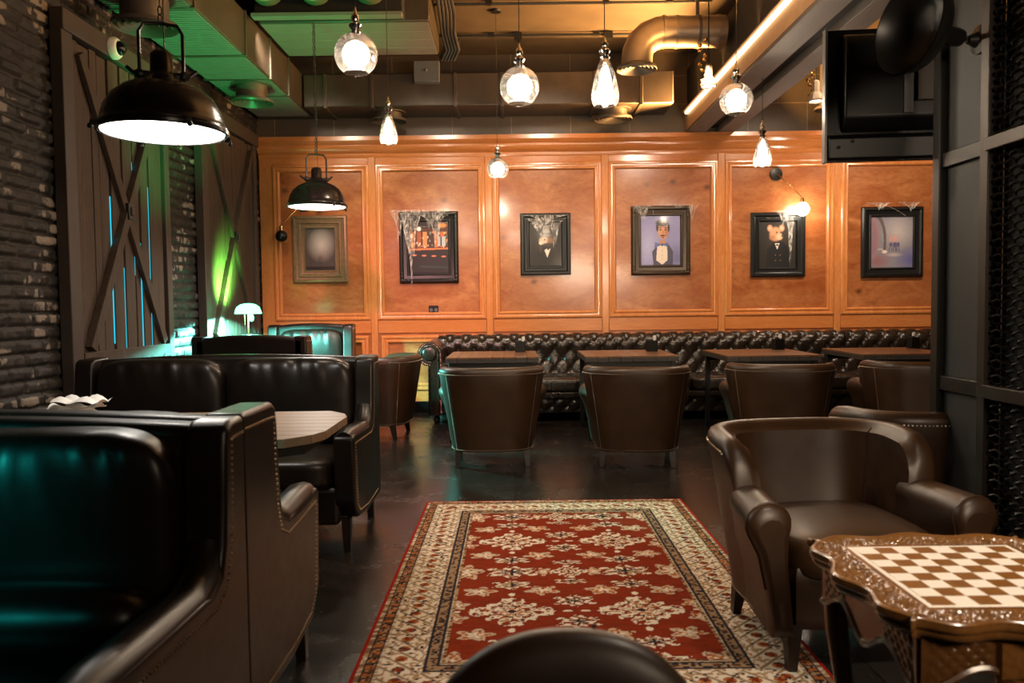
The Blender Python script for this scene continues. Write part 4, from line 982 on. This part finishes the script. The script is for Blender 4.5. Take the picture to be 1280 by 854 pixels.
rv = bpy.data.objects['ventilation_box']
for k in range(4): MB().box(-.74,.74,-.45+.225*k,-.45+.225*k+.221,-.012,-.0005).build('underside_board', M['duct_pale'], rv, bevel=.002)
rb_ = box_duct('ventilation_box', 'dark lipped box in front of the pale-bottomed ventilation box', (-2.20,-.92,6.99,7.14,3.745,4.09), M['black_matte'])
MB().box(-.64,.64,-.16,-.065,-.035,-.001).build('lower_lip', M['duct_pale'], rb_, bevel=.003)
for i, (x, l) in enumerate(((-2.06,'left'),(-1.65,'middle'),(-1.19,'right'))):
    m = MB().lathe([(.14,-2.9),(.14,0),(.12,.03),(.001,.035)], 24, 0, Matrix.Rotation(-PI/2,4,'X'))
    for k in range(20): m.lathe([(.14,-2.8+k*.14),(.147,-2.795+k*.14),(.147,-2.785+k*.14),(.14,-2.78+k*.14)], 24, 0, Matrix.Rotation(-PI/2,4,'X'))
    o = m.build('round_duct', M['duct_round']); o.location = (x, 6.94, 3.945); tag(o, l+' one of three round ducts at the top edge above the big globe pendant', 'duct', 'round ducts at the top edge')
    for hy in (-1.0, -.2): MB().box(-.01,.01,hy,hy+.02,.13,ZC-3.945).build('hanger', M['black_metal'], o)
# vents
def vent(label, x, y, z, top, D, first=None):
    r = root('ceiling_vent', label, 'vent', (x, y, z), 0, 'round ceiling vents'); R = D/2
    m = MB().lathe([(R*.72,.03),(R*.72,top-z)], 28); m.lathe([(R*.95,top-z-.012),(R*.95,top-z)], 28, 0, None, True)
    m.build('neck', M['vent_metal'], r)
    m = MB()
    for k in range(5): a = R*(1-.19*k); m.lathe([(a,.0+.006*k),(a-.004,-.006+.006*k),(a-.05*D,.022+.006*k),(a-.06*D,.022+.006*k)], 36)
    m.lathe([(R,0),(R*.98,.02),(R*.7,.035)], 36); m.lathe([(.001,.03),(R*.22,.03)], 20); m.build('diffuser_rings', M['vent_metal'], r)
    return r
vent('round ceiling vent at the top left, above the near dome lamp', -2.52, 5.62, 3.19, 3.388, .44)
vent('round ceiling vent glowing green under the left duct near the far wall', -2.50, 7.82, 3.22, 3.388, .41)
vent('round ceiling vent half hidden behind the teardrop pendant left of the bar-mirror frame', -1.36, 8.98, 3.29, 3.388, .40)
vent('round ceiling vent under the cross duct, right of the teardrop pendant', 1.13, 8.97, 3.28, 3.388, .42)
vent('round ceiling vent in the corner behind the television', 3.55, 8.9, 3.35, ZC-.002, .42)
# elbow duct
r = root('elbow_duct', 'round spiral elbow duct bending down to a vent beside the ceiling beam', 'duct', (0,0,0))
pts = [(1.96,7.45,3.72),(1.7,7.45,3.72),(1.45,7.45,3.72),(1.36,7.45,3.715),(1.27,7.45,3.68),(1.20,7.45,3.62),(1.165,7.45,3.54),(1.155,7.45,3.42)]
MB().tube(pts, .142, 32, cap=False).build('pipe', M['duct_round'], r, ang=80)
for x in (1.90, 1.52, 1.40): MB().tube([(x-.012,7.45,3.72),(x+.012,7.45,3.72)], .148, 32).build('collar', M['duct_round'], r)
cl = MB()
cl.box(1.70,1.73,7.44,7.46,3.86,ZC).tube([(1.715-.014,7.45,3.72),(1.715+.014,7.45,3.72)], .147, 32); cl.build('hanger', M['vent_metal'], r)
m = MB()
for k in range(5): a = .185*(1-.19*k); m.lathe([(a,3.385+.006*k),(a-.004,3.379+.006*k),(a-.02,3.407+.006*k)], 36, 0, Matrix.Translation((1.155,7.45,0)))
m.lathe([(.185,3.385),(.18,3.41),(.14,3.43)], 36, 0, Matrix.Translation((1.155,7.45,0))); m.build('diffuser_rings', M['vent_metal'], r)
# beam
b = struct(MB().box(1.99,2.20,-2.8,9.28,3.17,3.20).box(1.99,2.015,-2.8,9.28,3.2,3.375).build('ceiling_beam', M['beam_grey'], bevel=.004))
struct(MB().box(1.984,1.99,-2.8,9.28,3.20,3.38).build('side_board', M['beam_pale'], b)); struct(MB().box(2.20,2.34,-2.8,9.28,3.24,3.9).box(2.015,2.2,-2.8,9.28,3.2,3.9).build('web', M['black_matte'], b)); struct(MB().box(2.34,2.53,-2.8,9.28,3.17,3.9).build('second_board', M['beam_grey'], b, bevel=.004))
tag(MB().box(1.950,1.9835,3.0,9.1,3.358,3.384).build('led_strip', M['led']), 'long glowing warm LED strip along the upper edge of the ceiling beam', 'lamp')
tag(MB().box(1.93,2.014,2.95,9.15,3.384,3.396).build('led_channel', M['beam_pale']), 'thin pale channel carrying the LED strip on the ceiling beam', 'channel')
for y in (4.2, 5.4, 6.6, 7.7, 8.7): 
    l = light('led_light', 'AREA', (1.92, y, 3.41), 120, (1,.52,.16), None, shape='RECTANGLE', size=.05, size_y=1.1, spread=math.radians(115)); aim(l, (1.1, y, 4.3))
    l = light('led_light', 'AREA', (2.60, y, 3.5), 60, (1,.52,.16), None, shape='RECTANGLE', size=.05, size_y=1.1, spread=math.radians(115)); aim(l, (3.5, y, 4.2))
# conduits
for i, (z, y, l) in enumerate(((4.07,7.66,'nearer'),(4.07,8.55,'farther'))):
    m = MB().tube([(-.75,y,z),(1.9,y,z)], .013, 8)
    for x in (-.2,.9,1.5): m.box(x-.03,x+.03,y-.025,y+.025,z-.01,ZC)
    if i: m.box(.04,.12,y-.04,y+.04,z-.05,z+.02).box(.98,1.07,y-.04,y+.04,z-.05,z+.02)
    tag(m.build('conduit', M['black_metal']), l+' of the two thin conduits running across the brown ceiling', 'pipe', 'ceiling conduits')
m = MB()
for k in range(5):
    x = -.66+.03*k; m.tube([(x,7.0,4.08),(x+.01,7.3+.1*k,4.0),(x-.01,8.0,3.92),(x+.02,8.14,3.80),(x-.03,8.2,3.72),(x-.06,8.35,3.78),(x,8.6,4.05)], .016, 7)
tag(m.build('cable_bundle', M['cord']), 'bundle of black cables looping down beside the pale ventilation box', 'cables')
tag(MB().box(-1.03,-.76,8.62,8.7205,3.62,3.84).ball((-.90,8.612,3.74), .016, 10, 6).build('junction_box', [M['grey_plastic']], bevel=.006), 'small dark junction box under the cable bundle', 'box')
# track spotlights with bulb chains
def spot(label, x, y, z, ztop=ZC):
    r = root('ceiling_spotlight', label, 'spotlight', (x, y, z), 0, 'ceiling spotlights')
    MB().lathe([(.07,0),(.075,.02),(.055,.07),(.035,.09),(.035,.18),(.02,.20),(.001,.20)], 8).build('shade', M['duct_round'], r, ang=20)
    MB().lathe([(.001,.012),(.062,.012)], 16).build('bulb', M['diffuser'], r)
    MB().tube([(0,0,.19),(0,0,ztop-z)], .006, 6).build('stem', M['black_metal'], r)
    c = MB(); rr = random.Random(int(x*100))
    for k in range(9): c.ball((-.055+.03*math.sin(k*1.7), .02*math.cos(k), .06+k*.045), .02, 8, 5)
    c.build('bead_chain', M['brass'], r)
spot('ceiling spotlight with beaded chain hanging left of the ceiling beam', 1.78, 7.3, 3.18); spot('ceiling spotlight with beaded chain hanging beside the television edge', 2.86, 7.6, 3.11)

# ------------------------------------------------------------------ partition, television, swing lamp
r = root('partition_screen', 'black steel partition with grey board and wire mesh at the right edge', 'partition', (1.8, 0, 0)); PH = 3.6
for y in (3.37, 3.03, 2.2, 1.4): MB().box(-.03,.03,y-.028,y+.028,0,PH).build('post', M['grey_metal'] if y == 3.03 else M['black_metal'], r, bevel=.004)
for z in (.90, 1.82, 2.9): MB().box(-.02,.02,3.06,3.34,z-.03,z+.03).build('rail', M['black_metal'], r, bevel=.003); MB().box(-.045,.02,1.43,3.0,z+.0-.025,z+.025).build('rail', M['grey_metal'], r, bevel=.003)
MB().box(.0,.018,3.05,3.35,.05,PH-.05).build('grey_board', M['panel_grey'], r)
m = MB(); k = 0
for z in np.arange(.06, PH-.1, .028):
    ph = (k % 2)*PI; k += 1
    m.tube([(-.010+.010*math.cos(y*2*PI/.064+ph), y, z+.008*math.sin(y*2*PI/.064+ph)) for y in np.arange(1.44, 3.0, .016)], .0055, 4)
m.build('wire_mesh', M['black_plastic'], r); MB().box(.03,.045,1.43,3.0,.05,PH-.05).build('backing_board', M['black_matte'], r)

r = root('television', 'black flat television hung high beside the partition, seen from behind', 'television', (1.93, 3.66, 1.885), -.10)
MB().box(-.49,.49,.02,.045,0,.60).build('screen', M['black_gloss'], r, bevel=.004); MB().box(-.495,-.485,.0,.05,-.004,.604).build('side_bezel', M['grey_plastic'], r, bevel=.002)
MB().prism([(.02,.13),(-.02,.15),(-.05,.19),(-.055,.50),(-.03,.56),(.02,.575)], -.42, .42, 'x').build('rear_housing', M['black_plastic'], r, bevel=.008)
MB().prism([(.02,.005),(-.012,.012),(-.022,.10),(.02,.125)], -.48, .48, 'x').build('speaker_bar', M['black_plastic'], r, bevel=.004)
m = MB().box(-.17,-.13,-.060,-.05,.20,.38)
for k in range(7): m.box(-.155,-.145,-.063,-.059,.215+.022*k,.225+.022*k)
m.build('port_panel', M['grey_plastic'], r)
m = MB()
for x, z in ((-.44,.06),(-.38,.085),(.3,.06)): m.lathe([(.001,0),(.008,0),(.008,.003)], 10, 0, Matrix.Translation((x,-.022,z)) @ Matrix.Rotation(PI/2,4,'X'))
m.build('screw_cover', M['black_matte'], r)
MB().box(-.12,.12,-.085,-.055,.25,.48).tube([(0,-.10,.36),(0,-.10,1.27)], .022, 12).tube([(-.2,-.07,.62),(0,-.1,.72),(.2,-.07,.62)], .012, 8).build('ceiling_mount', M['grey_metal'], r)

r = root('swing_lamp', 'black dome spotlight on a swivel bracket fixed to the grey partition board', 'lamp', (1.765, 3.10, 2.235)); RX = Matrix.Rotation(-PI/2,4,'Y')
MB().lathe([(.001,0),(.055,0),(.055,.012),(.03,.02),(.016,.05)], 24, 0, RX @ Matrix.Translation((0,0,-.03))).build('wall_plate', M['black_metal'], r)
MB().tube([(-.01,0,0),(-.06,-.01,.0),(-.10,-.02,.02)], .011, 8).ball((-.08,-.015,.01), .02, 10, 6).build('arm', M['chrome'], r)
R2 = Matrix.Translation((-.06,-.02,.0)) @ Matrix.Rotation(-PI/2+.12,4,'Y') @ Matrix.Rotation(.25,4,'X')
MB().lathe([(.001,0),(.03,.0),(.034,.02),(.034,.10),(.05,.115),(.10,.135),(.155,.175),(.175,.225),(.178,.24)], 40, 0, R2).lathe([(.172,.24),(.15,.18),(.09,.14),(.001,.13)], 40, 0, R2).build('dome_shade', M['black_metal'], r, ang=50)

# papers on the ledge behind the settees
r = root('crumpled_napkins', 'crumpled white napkins at the wall end of the plank-top table', 'napkins', (-2.07, 3.70, .7505))
for k in range(3):
    rr = random.Random(k+4); MB().grid(lambda u, v, k=k: (-.11+.22*u+.03*k, -.07+.14*v, .004+.03*k+.035*abs(math.sin(u*6+k*2)*math.cos(v*4+k))), 10, 10).build('napkin', M['white_plastic'], r, ang=20)

# ------------------------------------------------------------------ coloured room lights
TEAL = (.02, .85, .78)
light('lamp_glow_down', 'SPOT', (-2.54, 7.70, 1.165), 1200, (.20,1,.84), None, shadow_soft_size=.05, spot_size=math.radians(165), spot_blend=.10)
l = light('lamp_glow_up', 'SPOT', (-2.56, 7.76, 1.32), 420, (.20,1,.12), None, shadow_soft_size=.06, spot_size=math.radians(84), spot_blend=.9); aim(l, (-3.0, 7.92, 1.56))
l = light('green_uplight', 'SPOT', (-2.0, 5.9, .9), 480, (.02,1,.22), None, shadow_soft_size=.05, spot_size=math.radians(62), spot_blend=.7); aim(l, (-2.35, 6.9, 3.6))
l = light('teal_spotlight', 'SPOT', (-2.2, -1.2, 2.3), 360, TEAL, None, shadow_soft_size=.08, spot_size=math.radians(26), spot_blend=.8); aim(l, (-1.66, 1.9, .66))
l = light('pink_spotlight', 'SPOT', (-1.5, 3.0, 3.6), 1000, (1,.33,.40), None, shadow_soft_size=.1, spot_size=math.radians(30), spot_blend=.9); aim(l, (-1.45, 9.3, .75))
# added warm fill behind the camera, brightens the armchair leather
light('added_warm_fill', 'AREA', (1.9, -.5, 2.0), 34, (1,.78,.56), None, shape='RECTANGLE', size=1.6, size_y=.5, spread=math.radians(90)).rotation_euler = (math.radians(82), 0, math.radians(6))
# added spots without fixtures: chess table fill, then a row brightening the panelling
light('chess_fill_light', 'SPOT', (1.3, 1.5, 2.9), 200, (1,.84,.66), None, shadow_soft_size=.08, spot_size=math.radians(75), spot_blend=.8)
for x in (-2.2, -.9, .4, 1.75, 3.1, 4.4):
    l = light('panelling_fill', 'SPOT', (x, 7.2, 3.66 if abs(x-1.75) > .3 else 3.3), 185, (1,.80,.60), None, shadow_soft_size=.12, spot_size=math.radians(78), spot_blend=.9); aim(l, (x, 9.3, 1.75))

# ------------------------------------------------------------------ world, camera, output
w = bpy.data.worlds.new('room_dark'); SC.world = w; w.use_nodes = True; w.node_tree.nodes['Background'].inputs[0].default_value = (.02,.018,.016,1); w.node_tree.nodes['Background'].inputs[1].default_value = .15
cd = bpy.data.cameras.new('camera'); cam = bpy.data.objects.new('camera', cd); COL.objects.link(cam); SC.camera = cam
cd.sensor_width = 36; cd.lens = 36*1000/1280; cd.clip_start = .05; cd.dof.use_dof = True; cd.dof.focus_distance = 6.5; cd.dof.aperture_fstop = 4.5
p, ro = math.radians(2.69), .012
fw = Vector((0, math.cos(p), -math.sin(p))); rt = Vector((1,0,0)); up = rt.cross(fw); r2 = rt*math.cos(ro)-up*math.sin(ro); u2 = up*math.cos(ro)+rt*math.sin(ro)
mt = Matrix((r2, u2, -fw)).transposed().to_4x4(); mt.translation = (0,0,1.25); cam.matrix_world = mt; cd.shift_x = -2.5/1280
SC.view_settings.view_transform = 'Standard'; SC.view_settings.look = 'None'; SC.view_settings.gamma = 1; SC.view_settings.exposure = 0; SC.view_settings.use_curve_mapping = False
SC.cycles.use_denoising = True; SC.cycles.max_bounces = 7; SC.cycles.transparent_max_bounces = 12; SC.cycles.sample_clamp_indirect = 6; SC.cycles.caustics_reflective = False; SC.cycles.caustics_refractive = False
